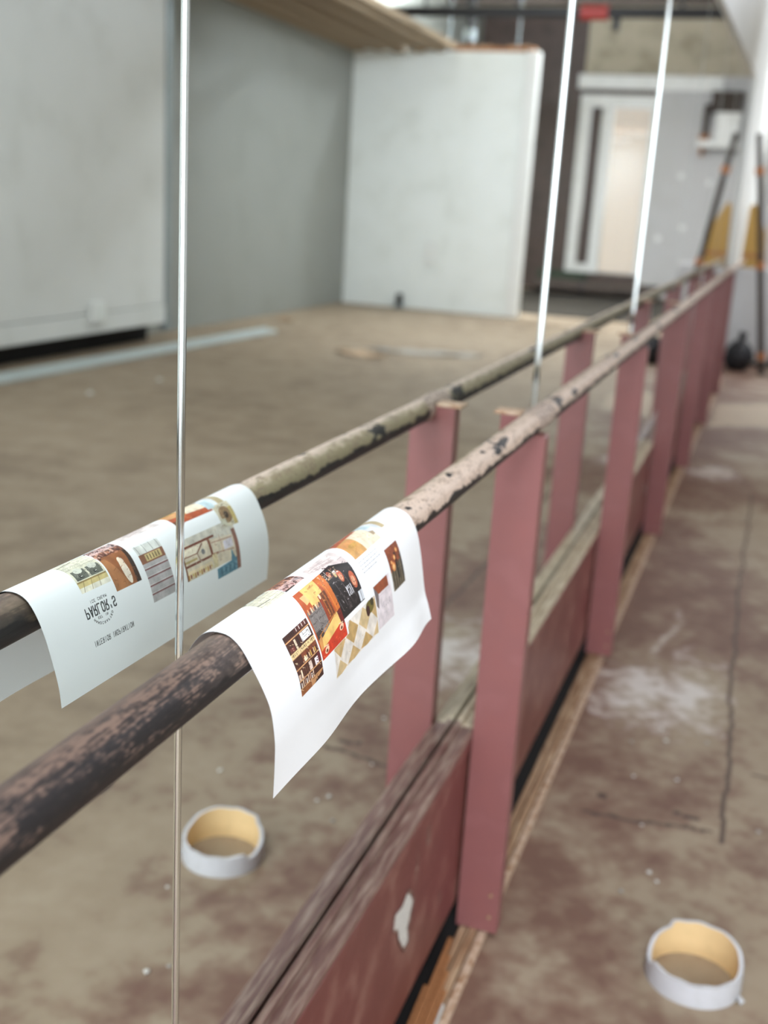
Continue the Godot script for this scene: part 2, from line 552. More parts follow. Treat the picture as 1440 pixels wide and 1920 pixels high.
	for k in 4:
		var pl := thing("bright_spot_disc", "small white disc added as a bright spot on grey far wall, " + where[k], "cover plate", Vector3(spots[k].x, spots[k].y, FAR_Z), "bright spots on the far wall")
		st = begin()
		tube(st, Vector3.ZERO, Vector3(0, 0, 0.012), 0.055, 0.05, 18)
		obj("plate", st, mats["white_trim"], pl)
		st = begin()
		tube(st, Vector3(0, 0, 0.012), Vector3(0, 0, 0.016), 0.008, 0.008, 8)
		obj("disc_dot", st, mats["galvanised"], pl)
	# dark clutter under the window
	var cr := thing("crate", "dark green crate on the floor below the tall window", "crate", Vector3(3.35, 0.0145, FAR_Z + 0.8))
	var green := plain("crate_green", rgb(48, 62, 46), 0.7)
	for k in 3:
		obj("slat", box(Vector3(-0.42, 0.03 + k * 0.12, 0.24), Vector3(0.42, 0.13 + k * 0.12, 0.26), 0.004), green, cr)
		obj("slat", box(Vector3(-0.42, 0.03 + k * 0.12, -0.26), Vector3(0.42, 0.13 + k * 0.12, -0.24), 0.004), green, cr)
		obj("end_slat", box(Vector3(-0.44, 0.03 + k * 0.12, -0.24), Vector3(-0.42, 0.13 + k * 0.12, 0.24), 0.004), green, cr)
		obj("end_slat", box(Vector3(0.42, 0.03 + k * 0.12, -0.24), Vector3(0.44, 0.13 + k * 0.12, 0.24), 0.004), green, cr)
	obj("bottom", box(Vector3(-0.42, 0, -0.24), Vector3(0.42, 0.02, 0.24), 0.002), green, cr)
	var ro := thing("carpet_roll", "dark rolled carpet lying on the floor in front of the far window", "carpet", Vector3(2.6, 0.168, FAR_Z + 1.6))
	st = begin()
	var spiral: Array[Vector2] = []
	for k in 60:
		var an := k * 0.42
		spiral.append(Vector2(cos(an), sin(an)) * (0.05 + 0.1 * k / 59.0))
	rows = []
	for x in [-1.1, -0.4, 0.4, 1.1]:
		var line: Array[Vector3] = []
		for p in spiral:
			line.append(Vector3(x, p.y, p.x))
		rows.append(line)
	sheet(st, rows)
	obj("pile_face", st, mats["dark_timber"], ro)
	st = begin()
	tube(st, Vector3(0.2, 0, 0), Vector3(0.24, 0, 0), 0.152, 0.152, 20)
	obj("tie", st, mats["black_plastic"], ro)
	var cp := thing("floor_dark_sheet", "added dark sheet that darkens the floor between the partition and the far window", "carpet", Vector3(2.45, 0, -18.8))  # dark sheet added to darken the floor, too bright under the lamps
	obj("dark_sheet", box(Vector3(-1.3, 0.0005, -2.6), Vector3(1.6, 0.014, 2.7), 0.004), plain("dark_sheet_tone", rgb(58, 52, 44), 0.95, mats["dark_timber"].albedo_texture, 1.0), cp)
	obj("dark_sheet_edge", box(Vector3(-1.3, 0.0005, 2.7005), Vector3(1.6, 0.016, 2.74), 0.004), mats["black_void"], cp)
	# outlets and old fixings
	var ob := thing("outlet_box", "white surface electrical box low on the nearer long wall", "outlet box", Vector3(5.05, 0.37, -8.38))
	obj("back_box", box(Vector3(-0.06, -0.09, -0.09), Vector3(0, 0.09, 0.09), 0.008), mats["white_trim"], ob)
	obj("face_plate", box(Vector3(-0.066, -0.07, -0.06), Vector3(-0.0601, 0.07, 0.06), 0.002), mats["partition_paint"], ob)
	var op := thing("outlet_plate", "bright white outlet plate on the white partition", "outlet plate", Vector3(4.16, 0.78, -15.3))
	obj("plate", box(Vector3(-0.085, -0.15, 0), Vector3(0.085, 0.15, 0.02), 0.006), mats["white_trim"], op)
	obj("socket", box(Vector3(-0.04, 0.03, 0.02), Vector3(0.04, 0.10, 0.024), 0.003), mats["partition_paint"], op)
	obj("socket", box(Vector3(-0.04, -0.10, 0.02), Vector3(0.04, -0.03, 0.024), 0.003), mats["partition_paint"], op)
	var gp := thing("pipe_stub", "dark pipe stub with a flange at the foot of the white partition", "pipe", Vector3(4.55, 0, -15.2))
	st = begin()
	tube(st, Vector3(0, 0.02, 0), Vector3(0, 0.2, 0), 0.05, 0.045, 14)
	obj("stub", st, mats["black_iron"], gp)
	st = begin()
	tube(st, Vector3(0, 0, 0), Vector3(0, 0.03, 0), 0.09, 0.085, 16)
	obj("flange", st, mats["galvanised"], gp)

func overhead() -> void:
	# high ceiling deck, with a lower ceiling of boards along the right wall
	struct("ceiling", box(Vector3(-0.25, 5.0, FAR_Z - 0.25), Vector3(5.65, 5.15, NEAR_Z + 0.2), 0.0), mats["beige_plaster"])
	var low := Node3D.new()
	low.name = "ceiling_low"
	low.set_meta("kind", "structure")
	add_child(low)
	var x := 5.58
	var k := 0
	while x > 4.05:
		var drop := 0.05 * (k % 2) + 0.012 * ((k * 7) % 3)
		obj("board", box(Vector3(x - 0.125, 3.45 - drop, -15.4), Vector3(x, 3.53 - drop, NEAR_Z), 0.004), mats["ceiling_wood"], low)
		x -= 0.145
		k += 1
	# timber joists under the deck
	for j in 9:
		var z := -2.0 - j * 2.2
		var t := struct("trim_%d" % (10 + j), box(Vector3(0.02, 4.72, z - 0.09), Vector3(5.45, 5.0, z + 0.09), 0.006), mats["dark_timber"])
		t.set_meta("kind", "structure")
	# black pipe under the deck
	var p := thing("black_pipe", "long black iron pipe crossing under the ceiling above the white partition", "pipe", Vector3(0, 3.69, -14.0))
	var st := begin()
	tube(st, Vector3(0.3, 0, 0), Vector3(4.7, 0.0, 0), 0.062, 0.062, 16)
	obj("pipe_run", st, mats["black_iron"], p)
	for hx in [1.0, 2.9, 4.05]:
		st = begin()
		tube(st, Vector3(hx, 0.05, 0), Vector3(hx, 1.3, 0), 0.018, 0.018, 8)
		obj("hanger", st, mats["black_iron"], p)
	st = begin()
	tube(st, Vector3(1.82, 0, 0), Vector3(2.14, 0, 0), 0.085, 0.085, 18)
	obj("red_coupling", st, mats["red_paint"], p)
	st = begin()
	tube(st, Vector3(1.72, -0.05, 0), Vector3(1.72, -0.2, 0), 0.05, 0.035, 12)
	obj("drop_fitting", st, mats["black_iron"], p)
	var p2 := thing("drain_pipe", "dark vertical pipe dropping behind the top of the white partition", "pipe", Vector3(4.0, 3.1, -15.9))
	st = begin()
	tube(st, Vector3(0, 0, 0), Vector3(0, 1.9, 0), 0.06, 0.06, 14)
	obj("pipe_run", st, mats["black_iron"], p2)
	st = begin()
	tube(st, Vector3(0, 0.55, 0), Vector3(0, 0.68, 0), 0.085, 0.085, 14)
	obj("collar", st, mats["galvanised"], p2)
	# scraps of timber left on top of the partition
	for s in [[3.75, 0.35, 0.0, "orange-brown timber offcut on top of the white partition, further from its end post"], [3.15, 0.22, 0.2, "orange-brown timber offcut on top of the white partition, next to its end post"]]:
		var t := thing("timber_offcut", s[3], "offcut", Vector3(s[0], 3.42, -15.36), "offcuts on the partition")
		t.rotation.y = s[2]
		obj("block", box(Vector3(-s[1], 0, -0.05), Vector3(s[1], 0.06, 0.05), 0.004), mats["orange_wood"], t)
		obj("strip", box(Vector3(-s[1] * 0.6, 0.06, -0.03), Vector3(s[1] * 0.8, 0.08, 0.02), 0.002), mats["raw_wood"], t)
	# added strip lights, out of the picture, that brighten the depth of the room
	for L in [[0.8, 0.35, 3.5, 7.8, 0.45, "nearest the street window"], [2.6, -5.6, 3.5, 5.5, 0.45, "in the middle of the studio"], [2.6, -11.2, 3.6, 12.5, 0.8, "nearest the front of the white partition"], [1.3, -16.1, 4.72, 18.0, 0.9, "behind the partition, nearer the mirror wall"], [3.9, -16.3, 3.2, 14.0, 4.0, "behind the partition, further from the mirror wall"]]:
		var f := thing("added_ceiling_light", "added unseen white strip light " + L[5], "added ceiling light", Vector3(L[0], L[2], L[1]), "added strip lights")
		obj("housing", box(Vector3(-0.62, 0, -0.16), Vector3(0.62, 0.09, 0.16), 0.01), mats["white_trim"], f)
		obj("diffuser", box(Vector3(-0.60, -0.03, -0.14), Vector3(0.60, -0.001, 0.14), 0.006), mats["added_lamp_diffuser"], f)
		if L[1] == -11.2:
			f.rotation.x = 0.6           # this one is tipped towards the partition
		var hang := f.basis.inverse() * Vector3(0, 4.93 - L[2], 0)
		for s in [-0.5, 0.5]:
			st = begin()
			tube(st, Vector3(s, 0.09, 0), Vector3(s, 0.09, 0) + hang, 0.006, 0.006, 6)
			obj("rod", st, mats["galvanised"], f)
		var a := AreaLight3D.new()
		a.name = "added_lamp"
		a.area_size = Vector2(1.2, 0.28)
		a.light_color = rgb(238, 245, 255)
		a.light_energy = L[3]
		a.area_range = 30.0
		a.shadow_enabled = true
		a.rotation.x = -PI / 2
		a.position = Vector3(0, -0.04, 0)
		f.add_child(a)
		var up := a.duplicate()          # added upward light to brighten the ceiling and upper walls
		up.name = "added_lamp_up"
		up.light_energy = L[3] * L[4]
		up.rotation.x = PI / 2
		up.position = Vector3(0, 0.11, 0)
		f.add_child(up)
		obj("top_diffuser", box(Vector3(-0.60, 0.0905, -0.14), Vector3(0.60, 0.10, 0.14), 0.003), mats["added_lamp_diffuser"], f)

# ------------------------------------------------------------------ mirror wall

func mirrors() -> void:
	var words := ["behind the camera by the street window", "leftmost in view, beside the draped sheet's near end", "behind the draped sheet, between the first two bright joints", "behind the second bay of the barre", "behind the third bay, after the faint third joint", "fifth bay from the draped sheet", "sixth bay from the draped sheet", "last but one before the far end", "narrow, last at the far end of the barre"]
	for k in SEAMS.size() - 1:
		var z0: float = SEAMS[k + 1]
		var z1: float = SEAMS[k]
		var top := 2.72 if z0 < -6.0 else 2.5
		var m := thing("mirror_panel", "tall wall mirror panel " + words[k], "mirror", Vector3(0, 0.45, (z0 + z1) * 0.5), "mirror panels above the low maroon wall")
		var h := (z1 - z0) * 0.5
		obj("glass", box(Vector3(-0.006, 0.0, -h + 0.004), Vector3(0.0, top - 0.45, h - 0.004), 0.0), mats["mirror_silver"], m)
		# ribbed bright strip that covers the joint at the far edge
		var deep := 0.7 if k < 2 else (1.4 if k < 4 else 0.3)
		var rib := [0.0, 0.0026, 0.0036, 0.0042, 0.0036, 0.0043, 0.0046, 0.0043, 0.0036, 0.0042, 0.0036, 0.0026, 0.0]
		var st := begin()
		var rows := []
		for y in [0.0, top - 0.45]:
			var line: Array[Vector3] = []
			for i in rib.size():
				line.append(Vector3(rib[i] * deep + 0.0002, y, -h + (i - 6) * 0.0010 * minf(deep, 0.9)))
			rows.append(line)
		sheet(st, rows, true)
		obj("joint_strip", st, mats["polished_strip"], m)

func knee_wall() -> void:
	# the low maroon wall: one bay between each pair of posts
	struct("wall_low_core", box(Vector3(-0.012, 0.10, -11.3), Vector3(0.022, 0.435, NEAR_Z), 0.0), mats["maroon_worn"])
	struct("baseboard_left", box(Vector3(-0.012, 0.022, -11.3), Vector3(0.012, 0.098, NEAR_Z), 0.0), mats["dark_brown_paint"])
	# black strip standing in for the shade between low wall and laths
	struct("trim_6", box(Vector3(-0.012, 0.0, -11.3), Vector3(0.0495, 0.008, NEAR_Z), 0.0), mats["black_void"])
	var edges := [NEAR_Z] + POST_Z + [-11.3]
	var where := ["behind the camera", "with a torn white hole, below the draped sheet", "with a dusty pale ledge, just past the nearest post", "with a small white chip, in the third bay", "in the fourth bay from the sheet", "in the fifth bay from the sheet", "in the sixth bay from the sheet", "in the last bay at the far end"]
	# bays: edges[k] .. edges[k+1]
	for k in edges.size() - 1:
		var z1: float = edges[k]
		var z0: float = edges[k + 1]
		var w: String = where[mini(k, where.size() - 1)]
		var bay := thing("low_wall_panel", "maroon painted low wall panel " + w, "wall panel", Vector3(0, 0, (z0 + z1) * 0.5), "maroon panels of the low wall")
		var h := (z1 - z0) * 0.5
		obj("board", box(Vector3(0.0225, 0.068, -h + 0.001), Vector3(0.036, 0.428, h - 0.001), 0.003), mats["maroon_worn"], bay)
		var cap: Material = mats["ledge_pale"] if k == 2 or k == 3 else mats["ledge_worn"]
		obj("ledge", box(Vector3(0.001, 0.4282, -h + 0.001), Vector3(0.042, 0.446, h - 0.001), 0.005), cap, bay)
		obj("mirror_stop", box(Vector3(0.0025, 0.4462, -h + 0.001), Vector3(0.014, 0.456, h - 0.001), 0.003), cap, bay)
		obj("lip", box(Vector3(0.0362, 0.408, -h + 0.001), Vector3(0.041, 0.428, h - 0.001), 0.0025), mats["maroon_worn"], bay)
		obj("kick_strip", box(Vector3(0.0125, 0.03, -h + 0.001), Vector3(0.024, 0.067, h - 0.001), 0.002), mats["maroon_worn"], bay)
		if k == 1:
			torn_hole(bay, -1.56 - bay.position.z, 0.265, 0.05, 0.055, "torn hole showing white plaster")
		if k == 3:
			torn_hole(bay, -5.02 - bay.position.z, 0.235, 0.02, 0.05, "white chip in the maroon paint")
		if k == 1:
			for c in [[-1.68, 0.36, 0.012, 0.030], [-1.80, 0.16, 0.010, 0.02], [-1.62, 0.33, 0.006, 0.05]]:
				flake(bay, c[0] - bay.position.z, c[1], c[2], c[3])

# a ragged white patch of bare plaster with a torn paper rim, a few millimetres proud
func torn_hole(bay: Node3D, z: float, y: float, hz: float, hy: float, label: String) -> void:
	var st := begin()
	var rim := begin()
	var n := 14
	for i in n:
		var pts := []
		for s in [0, 1]:
			var a: float = TAU * (i + s) / n
			var r := 0.85 + 0.28 * sin(a * 3.0 + 1.0) + 0.15 * sin(a * 5.0)
			pts.append(Vector3(0.0366, y + sin(a) * hy * r + cos(a) * hy * 0.35, z + cos(a) * hz * r))
			pts.append(Vector3(0.0385, y + sin(a) * hy * (r + 0.16) + cos(a) * hy * 0.35, z + cos(a) * hz * (r + 0.13)))
		tri(st, Vector3(0.0368, y, z), pts[0], pts[2], Vector3.RIGHT)
		quad(rim, pts[0], pts[1], pts[3], pts[2], Vector3.RIGHT)
		var o := Vector3(-0.002, 0, 0)
		quad(rim, pts[1], pts[1] + o, pts[3] + o, pts[3], Vector3(0, sin(TAU * (i + 0.5) / n), cos(TAU * (i + 0.5) / n)))
	var p := obj("bare_plaster", st, mats["white_plaster"], bay)
	p.set_meta("label", label)
	var q := obj("torn_rim", rim, mats["ledge_worn"], bay)
	q.set_meta("label", "torn paint edge")

func flake(bay: Node3D, z: float, y: float, hz: float, hy: float) -> void:
	var st := begin()
	var n := 9
	for i in n:
		var a := TAU * i / n
		var b := TAU * (i + 1) / n
		var ra := 0.8 + 0.3 * sin(a * 4.0 + z * 50.0)
		var rb := 0.8 + 0.3 * sin(b * 4.0 + z * 50.0)
		tri(st, Vector3(0.0366, y, z), Vector3(0.0362, y + sin(a) * hy * ra, z + cos(a) * hz * ra), Vector3(0.0362, y + sin(b) * hy * rb, z + cos(b) * hz * rb), Vector3.RIGHT)
	obj("paint_flake", st, mats["ledge_worn"], bay)

func posts() -> void:
	var words := ["just behind the camera", "nearest in view, beside the draped sheet", "second from the draped sheet", "third from the draped sheet", "fourth from the draped sheet", "fifth from the draped sheet", "at the far end of the barre"]
	var poly := PackedVector2Array([Vector2(0.0425, 0.016), Vector2(0.124, 0.016), Vector2(0.126, 0.018), Vector2(0.126, 1.036), Vector2(0.124, 1.038), Vector2(BAR.x, BAR.y - BAR_R - 0.0008)])
	for i in range(1, 7):
		var a := -PI / 2 - i * PI / 12.0
		poly.append(BAR + Vector2(cos(a), sin(a)) * (BAR_R + 0.0008))
	poly.append(Vector2(BAR.x - BAR_R - 0.0008, 1.070))
	poly.append(Vector2(0.0425, 1.070))
	for k in POST_Z.size():
		var p := thing("barre_post", "maroon painted wooden post carrying the barre, " + words[k], "post", Vector3(0, 0, POST_Z[k]), "posts carrying the barre")
		var st := begin()
		extrude(st, poly, -0.019, 0.019)
		obj("board", st, mats["maroon_gloss"], p)
		obj("top_shim", box(Vector3(0.030, 1.0702, -0.022), Vector3(0.0785, 1.0765, 0.020), 0.0015), mats["raw_wood"], p)
		for y in [0.05, 0.10]:
			st = begin()
			tube(st, Vector3(0.108, y, 0.019), Vector3(0.108, y, 0.0215), 0.0045, 0.003, 8)
			obj("nail_head", st, mats["lath_wood"], p)

# ------------------------------------------------------------------ barre

func barre_picture(z_near: float, z_far: float, W: int, H: int) -> Image:
	var data := PackedByteArray()
	data.resize(W * H * 3)
	var n1 := noise(201, 55.0, 4)
	var n2 := noise(202, 210.0, 4)
	var n3 := noise(203, 9.0, 3)
	var n4 := noise(204, 420.0, 3)
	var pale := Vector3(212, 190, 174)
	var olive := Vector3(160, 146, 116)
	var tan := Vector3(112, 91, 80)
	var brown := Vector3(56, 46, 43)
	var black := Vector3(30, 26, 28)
	# black patches: angle (degrees, 0 = room side, 90 = top), z, half angle, half length
	var patch := [[66, -1.196, 9, 0.010], [76, -1.374, 12, 0.012], [72, -1.543, 10, 0.012], [50, -1.640, 20, 0.045], [34, -1.605, 14, 0.03], [50, -2.095, 34, 0.035], [34, -2.256, 16, 0.03], [136, -1.625, 44, 0.032], [134, -2.095, 42, 0.042], [60, -2.9, 16, 0.06], [80, -3.35, 20, 0.05], [40, -3.9, 18, 0.05], [110, -2.84, 24, 0.05], [70, -4.6, 24, 0.09], [60, -5.4, 14, 0.09], [75, -6.3, 24, 0.10]]
	var at := 0
	for j in H:
		var z := lerpf(z_near, z_far, (j + 0.5) / H)
		var near := clampf((z + 0.95) / 0.3, 0.0, 1.0)      # the hand-worn dark length before the sheet
		for i in W:
			var deg := 360.0 * (i + 0.5) / W
			var t := deg_to_rad(deg)
			var p := Vector3(cos(t) * 0.021, sin(t) * 0.021, z)
			var a := n1.get_noise_3d(p.x, p.y, z * 0.5)
			var b := n2.get_noise_3d(p.x, p.y, z * 0.5)
			var g := n3.get_noise_3d(p.x * 3.0, p.y * 3.0, z)
			var k := n4.get_noise_3d(p.x, p.y, z * 0.05)       # lengthwise scratches
			# how far from the pale upper side towards the black underside
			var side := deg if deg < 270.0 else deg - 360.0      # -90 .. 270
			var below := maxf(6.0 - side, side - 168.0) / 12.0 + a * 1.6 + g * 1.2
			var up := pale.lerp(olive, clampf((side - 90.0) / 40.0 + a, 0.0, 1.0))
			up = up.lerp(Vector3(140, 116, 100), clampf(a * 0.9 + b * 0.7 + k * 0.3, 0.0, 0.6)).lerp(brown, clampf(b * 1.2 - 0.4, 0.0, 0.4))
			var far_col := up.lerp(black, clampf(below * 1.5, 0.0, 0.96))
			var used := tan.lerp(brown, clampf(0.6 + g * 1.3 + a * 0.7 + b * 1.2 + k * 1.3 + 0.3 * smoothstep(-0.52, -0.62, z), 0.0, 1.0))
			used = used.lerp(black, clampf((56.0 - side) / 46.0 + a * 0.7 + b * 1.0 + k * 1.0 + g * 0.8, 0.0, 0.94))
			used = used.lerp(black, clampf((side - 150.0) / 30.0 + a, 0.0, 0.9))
			used = used.lerp(Vector3(116, 99, 88), clampf((side - 92.0) / 20.0 + b * 1.2 + k * 0.9 - 0.3, 0.0, 0.6) if side < 135.0 else 0.0)  # pale highlight along the top edge, painted into the colour
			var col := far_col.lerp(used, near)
			if near < 0.99:
				for q in patch:
					var e := Vector2((side - q[0]) / q[2], (z - q[1]) / q[3]).length()
					if e < 1.5:
						col = col.lerp(black, clampf((1.0 - e + a * 0.9 + b * 0.5) * 4.0, 0.0, 0.95))
			data[at] = int(clampf(col.x, 0, 255))
			data[at + 1] = int(clampf(col.y, 0, 255))
			data[at + 2] = int(clampf(col.z, 0, 255))
			at += 3
	return Image.create_from_data(W, H, false, Image.FORMAT_RGB8, data)

func barre() -> void:
	var t := thing("ballet_barre", "long round wooden ballet barre with worn pale and black paint on maroon posts", "barre", Vector3(BAR.x, BAR.y, 0))
	var wob := noise(210, 2.0, 3)
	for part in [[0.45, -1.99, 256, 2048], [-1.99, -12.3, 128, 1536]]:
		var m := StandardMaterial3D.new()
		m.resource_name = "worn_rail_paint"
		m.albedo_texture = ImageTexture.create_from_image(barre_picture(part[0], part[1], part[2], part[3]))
		m.roughness = 0.55
		m.normal_enabled = true
		m.normal_texture = noise_tex(215, 0.03, 5, [], 512, 4.0)
		m.normal_scale = 0.25
		var rows := []
		var uvs := []
		var n := 60
		for i in n + 1:
			var z: float = lerpf(part[0], part[1], float(i) / n)
			var line: Array[Vector3] = []
			var ul: Array[Vector2] = []
			for j in 33:
				var a := TAU * j / 32.0
				var r := BAR_R - 0.0006 * absf(wob.get_noise_3d(cos(a), sin(a), z * 4.0))
				line.append(Vector3(cos(a) * r, sin(a) * r, z))
				ul.append(Vector2(j / 32.0, float(i) / n))
			rows.append(line)
			uvs.append(ul)
		var st := begin()
		sheet(st, rows, false, uvs)
		var z_end: float = part[0]
		for e in [part[0], part[1]]:
			for j in 32:
				var a0 := TAU * j / 32.0
				var a1 := TAU * (j + 1) / 32.0
				tri(st, Vector3(0, 0, e), Vector3(cos(a0), sin(a0), 0) * BAR_R + Vector3(0, 0, e), Vector3(cos(a1), sin(a1), 0) * BAR_R + Vector3(0, 0, e), Vector3(0, 0, 1 if e == z_end else -1))
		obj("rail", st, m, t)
	# peeling tape lumps where the two lengths meet on the post
	var lump := noise(220, 60.0, 3)
	var rows := []
	for i in 13:
		var z := -1.90 - 0.012 * i
		var line: Array[Vector3] = []
		for j in 41:
			var a := TAU * (j % 40) / 40.0
			var r := BAR_R + 0.0003 + maxf(0.0, lump.get_noise_3d(cos(a) * 0.4, sin(a) * 0.4, z * 0.9) + 0.1) * 0.006 * sin(PI * i / 12.0)
			if a > PI * 1.02 and a < PI * 1.98:
				r = BAR_R + 0.0002
			line.append(Vector3(cos(a) * r, sin(a) * r, z))
		rows.append(line)
	var st2 := begin()
	sheet(st2, rows)
	var tape := noise_tex(222, 0.05, 4, [[0.0, rgb(70, 60, 58)], [0.38, rgb(120, 104, 96)], [0.5, rgb(196, 174, 160)], [1.0, rgb(218, 200, 186)]], 256)
	obj("tape_remains", st2, plain("tape_remains", Color.WHITE, 0.6, tape, 10.0), t)

# ------------------------------------------------------------------ printed sheet

const DPI := 120.0
var page: Image

func R(u0: float, v0: float, u1: float, v1: float, c: Color) -> void:
	page.fill_rect(Rect2i(int(u0 * DPI), int(v0 * DPI), maxi(1, int((u1 - u0) * DPI)), maxi(1, int((v1 - v0) * DPI))), c)

func poly(pts: Array, c: Color) -> void:
	var lo := 1e9
	var hi := -1e9
	for p in pts:
		lo = minf(lo, p[1])
		hi = maxf(hi, p[1])
	for y in range(int(lo * DPI), int(hi * DPI) + 1):
		var v := (y + 0.5) / DPI
		var xs: Array[float] = []
		for k in pts.size():
			var a: Array = pts[k]
			var b: Array = pts[(k + 1) % pts.size()]
			if (a[1] <= v) != (b[1] <= v):
				xs.append(a[0] + (b[0] - a[0]) * (v - a[1]) / (b[1] - a[1]))
		xs.sort()
		for k in range(0, xs.size() - 1, 2):
			page.fill_rect(Rect2i(int(xs[k] * DPI), y, maxi(1, int((xs[k + 1] - xs[k]) * DPI)), 1), c)

func oval(u: float, v: float, ru: float, rv: float, c: Color, turn := 0.0) -> void:
	var pts := []
	for k in 28:
		var a := TAU * k / 28.0
		var p := Vector2(cos(a) * ru, sin(a) * rv).rotated(turn)
		pts.append([u + p.x, v + p.y])
	poly(pts, c)

func line(u0: float, v0: float, u1: float, v1: float, w: float, c: Color) -> void:
	var d := Vector2(u1 - u0, v1 - v0)
	var n := int(d.length() * DPI * 1.5) + 1
	var s := maxi(1, int(round(w * DPI)))
	for k in n + 1:
		var p := Vector2(u0, v0) + d * k / n
		page.fill_rect(Rect2i(int(p.x * DPI - s * 0.5), int(p.y * DPI - s * 0.5), s, s), c)

# letters as strokes on a 4 x 6 grid, y down
const STROKES := {
	"A": [[0, 6, 2, 0], [2, 0, 4, 6], [0.8, 4, 3.2, 4]], "C": [[4, 1, 3, 0], [3, 0, 1, 0], [1, 0, 0, 1.2], [0, 1.2, 0, 4.8], [0, 4.8, 1, 6], [1, 6, 3, 6], [3, 6, 4, 5]],
	"D": [[0, 0, 0, 6], [0, 0, 2.4, 0], [2.4, 0, 4, 1.6], [4, 1.6, 4, 4.4], [4, 4.4, 2.4, 6], [2.4, 6, 0, 6]], "E": [[0, 0, 0, 6], [0, 0, 3.6, 0], [0, 3, 3, 3], [0, 6, 3.6, 6]],
	"F": [[0, 0, 0, 6], [0, 0, 3.6, 0], [0, 3, 3, 3]], "H": [[0, 0, 0, 6], [4, 0, 4, 6], [0, 3, 4, 3]], "I": [[2, 0, 2, 6]], "L": [[0, 0, 0, 6], [0, 6, 3.6, 6]],
	"M": [[0, 6, 0, 0], [0, 0, 2, 3.4], [2, 3.4, 4, 0], [4, 0, 4, 6]], "N": [[0, 6, 0, 0], [0, 0, 4, 6], [4, 6, 4, 0]],
	"O": [[1.2, 0, 2.8, 0], [2.8, 0, 4, 1.4], [4, 1.4, 4, 4.6], [4, 4.6, 2.8, 6], [2.8, 6, 1.2, 6], [1.2, 6, 0, 4.6], [0, 4.6, 0, 1.4], [0, 1.4, 1.2, 0]],
	"P": [[0, 6, 0, 0], [0, 0, 3, 0], [3, 0, 4, 1], [4, 1, 4, 2.2], [4, 2.2, 3, 3.2], [3, 3.2, 0, 3.2]], "R": [[0, 6, 0, 0], [0, 0, 3, 0], [3, 0, 4, 1], [4, 1, 4, 2.2], [4, 2.2, 3, 3.2], [3, 3.2, 0, 3.2], [1.8, 3.2, 4, 6]],
	"S": [[4, 1, 3, 0], [3, 0, 1, 0], [1, 0, 0, 1], [0, 1, 0, 2.1], [0, 2.1, 1, 3], [1, 3, 3, 3], [3, 3, 4, 4], [4, 4, 4, 5], [4, 5, 3, 6], [3, 6, 1, 6], [1, 6, 0, 5]],
	"T": [[0, 0, 4, 0], [2, 0, 2, 6]], "X": [[0, 0, 4, 6], [4, 0, 0, 6]], "B": [[0, 0, 0, 6], [0, 0, 3, 0], [3, 0, 3.8, 1.4], [3.8, 1.4, 3, 2.9], [3, 2.9, 0, 2.9], [3, 2.9, 4, 4.4], [4, 4.4, 3, 6], [3, 6, 0, 6]],
	"'": [[2, 0, 1.6, 1.8]], "-": [[0.6, 3, 3.4, 3]], ".": [[1.8, 5.7, 2.2, 6]],
}

func letter(ch: String, u: float, v: float, h: float, wide: float, w: float, c: Color, turn := 0.0) -> void:
	if not STROKES.has(ch):
		return
	for s in STROKES[ch]:
		var a := Vector2((s[0] - 2.0) / 4.0 * wide, (s[1] - 3.0) / 6.0 * h).rotated(turn)
		var b := Vector2((s[2] - 2.0) / 4.0 * wide, (s[3] - 3.0) / 6.0 * h).rotated(turn)
		line(u + a.x, v + a.y, u + b.x, v + b.y, w, c)

func write(text: String, u0: float, u1: float, v: float, h: float, w: float, c: Color, wide := 0.62) -> void:
	var step := (u1 - u0) / text.length()
	for k in text.length():
		letter(text[k], u0 + step * (k + 0.5), v, h, step * wide, w, c)

# short strokes scattered over a printed picture
func specks(g: RandomNumberGenerator, u0: float, v0: float, u1: float, v1: float, n: int, w: float, cols: Array) -> void:
	for k in n:
		var u := lerpf(u0, u1, g.randf())
		var v := lerpf(v0, v1, g.randf())
		var d := Vector2(0.04 + g.randf() * 0.16, 0).rotated([0.0, 1.5, 0.35, -0.3, 1.2][k % 5] + g.randf() * 0.2)
		line(u, v, clampf(u + d.x, u0, u1), clampf(v + d.y, v0, v1), w, cols[k % cols.size()])

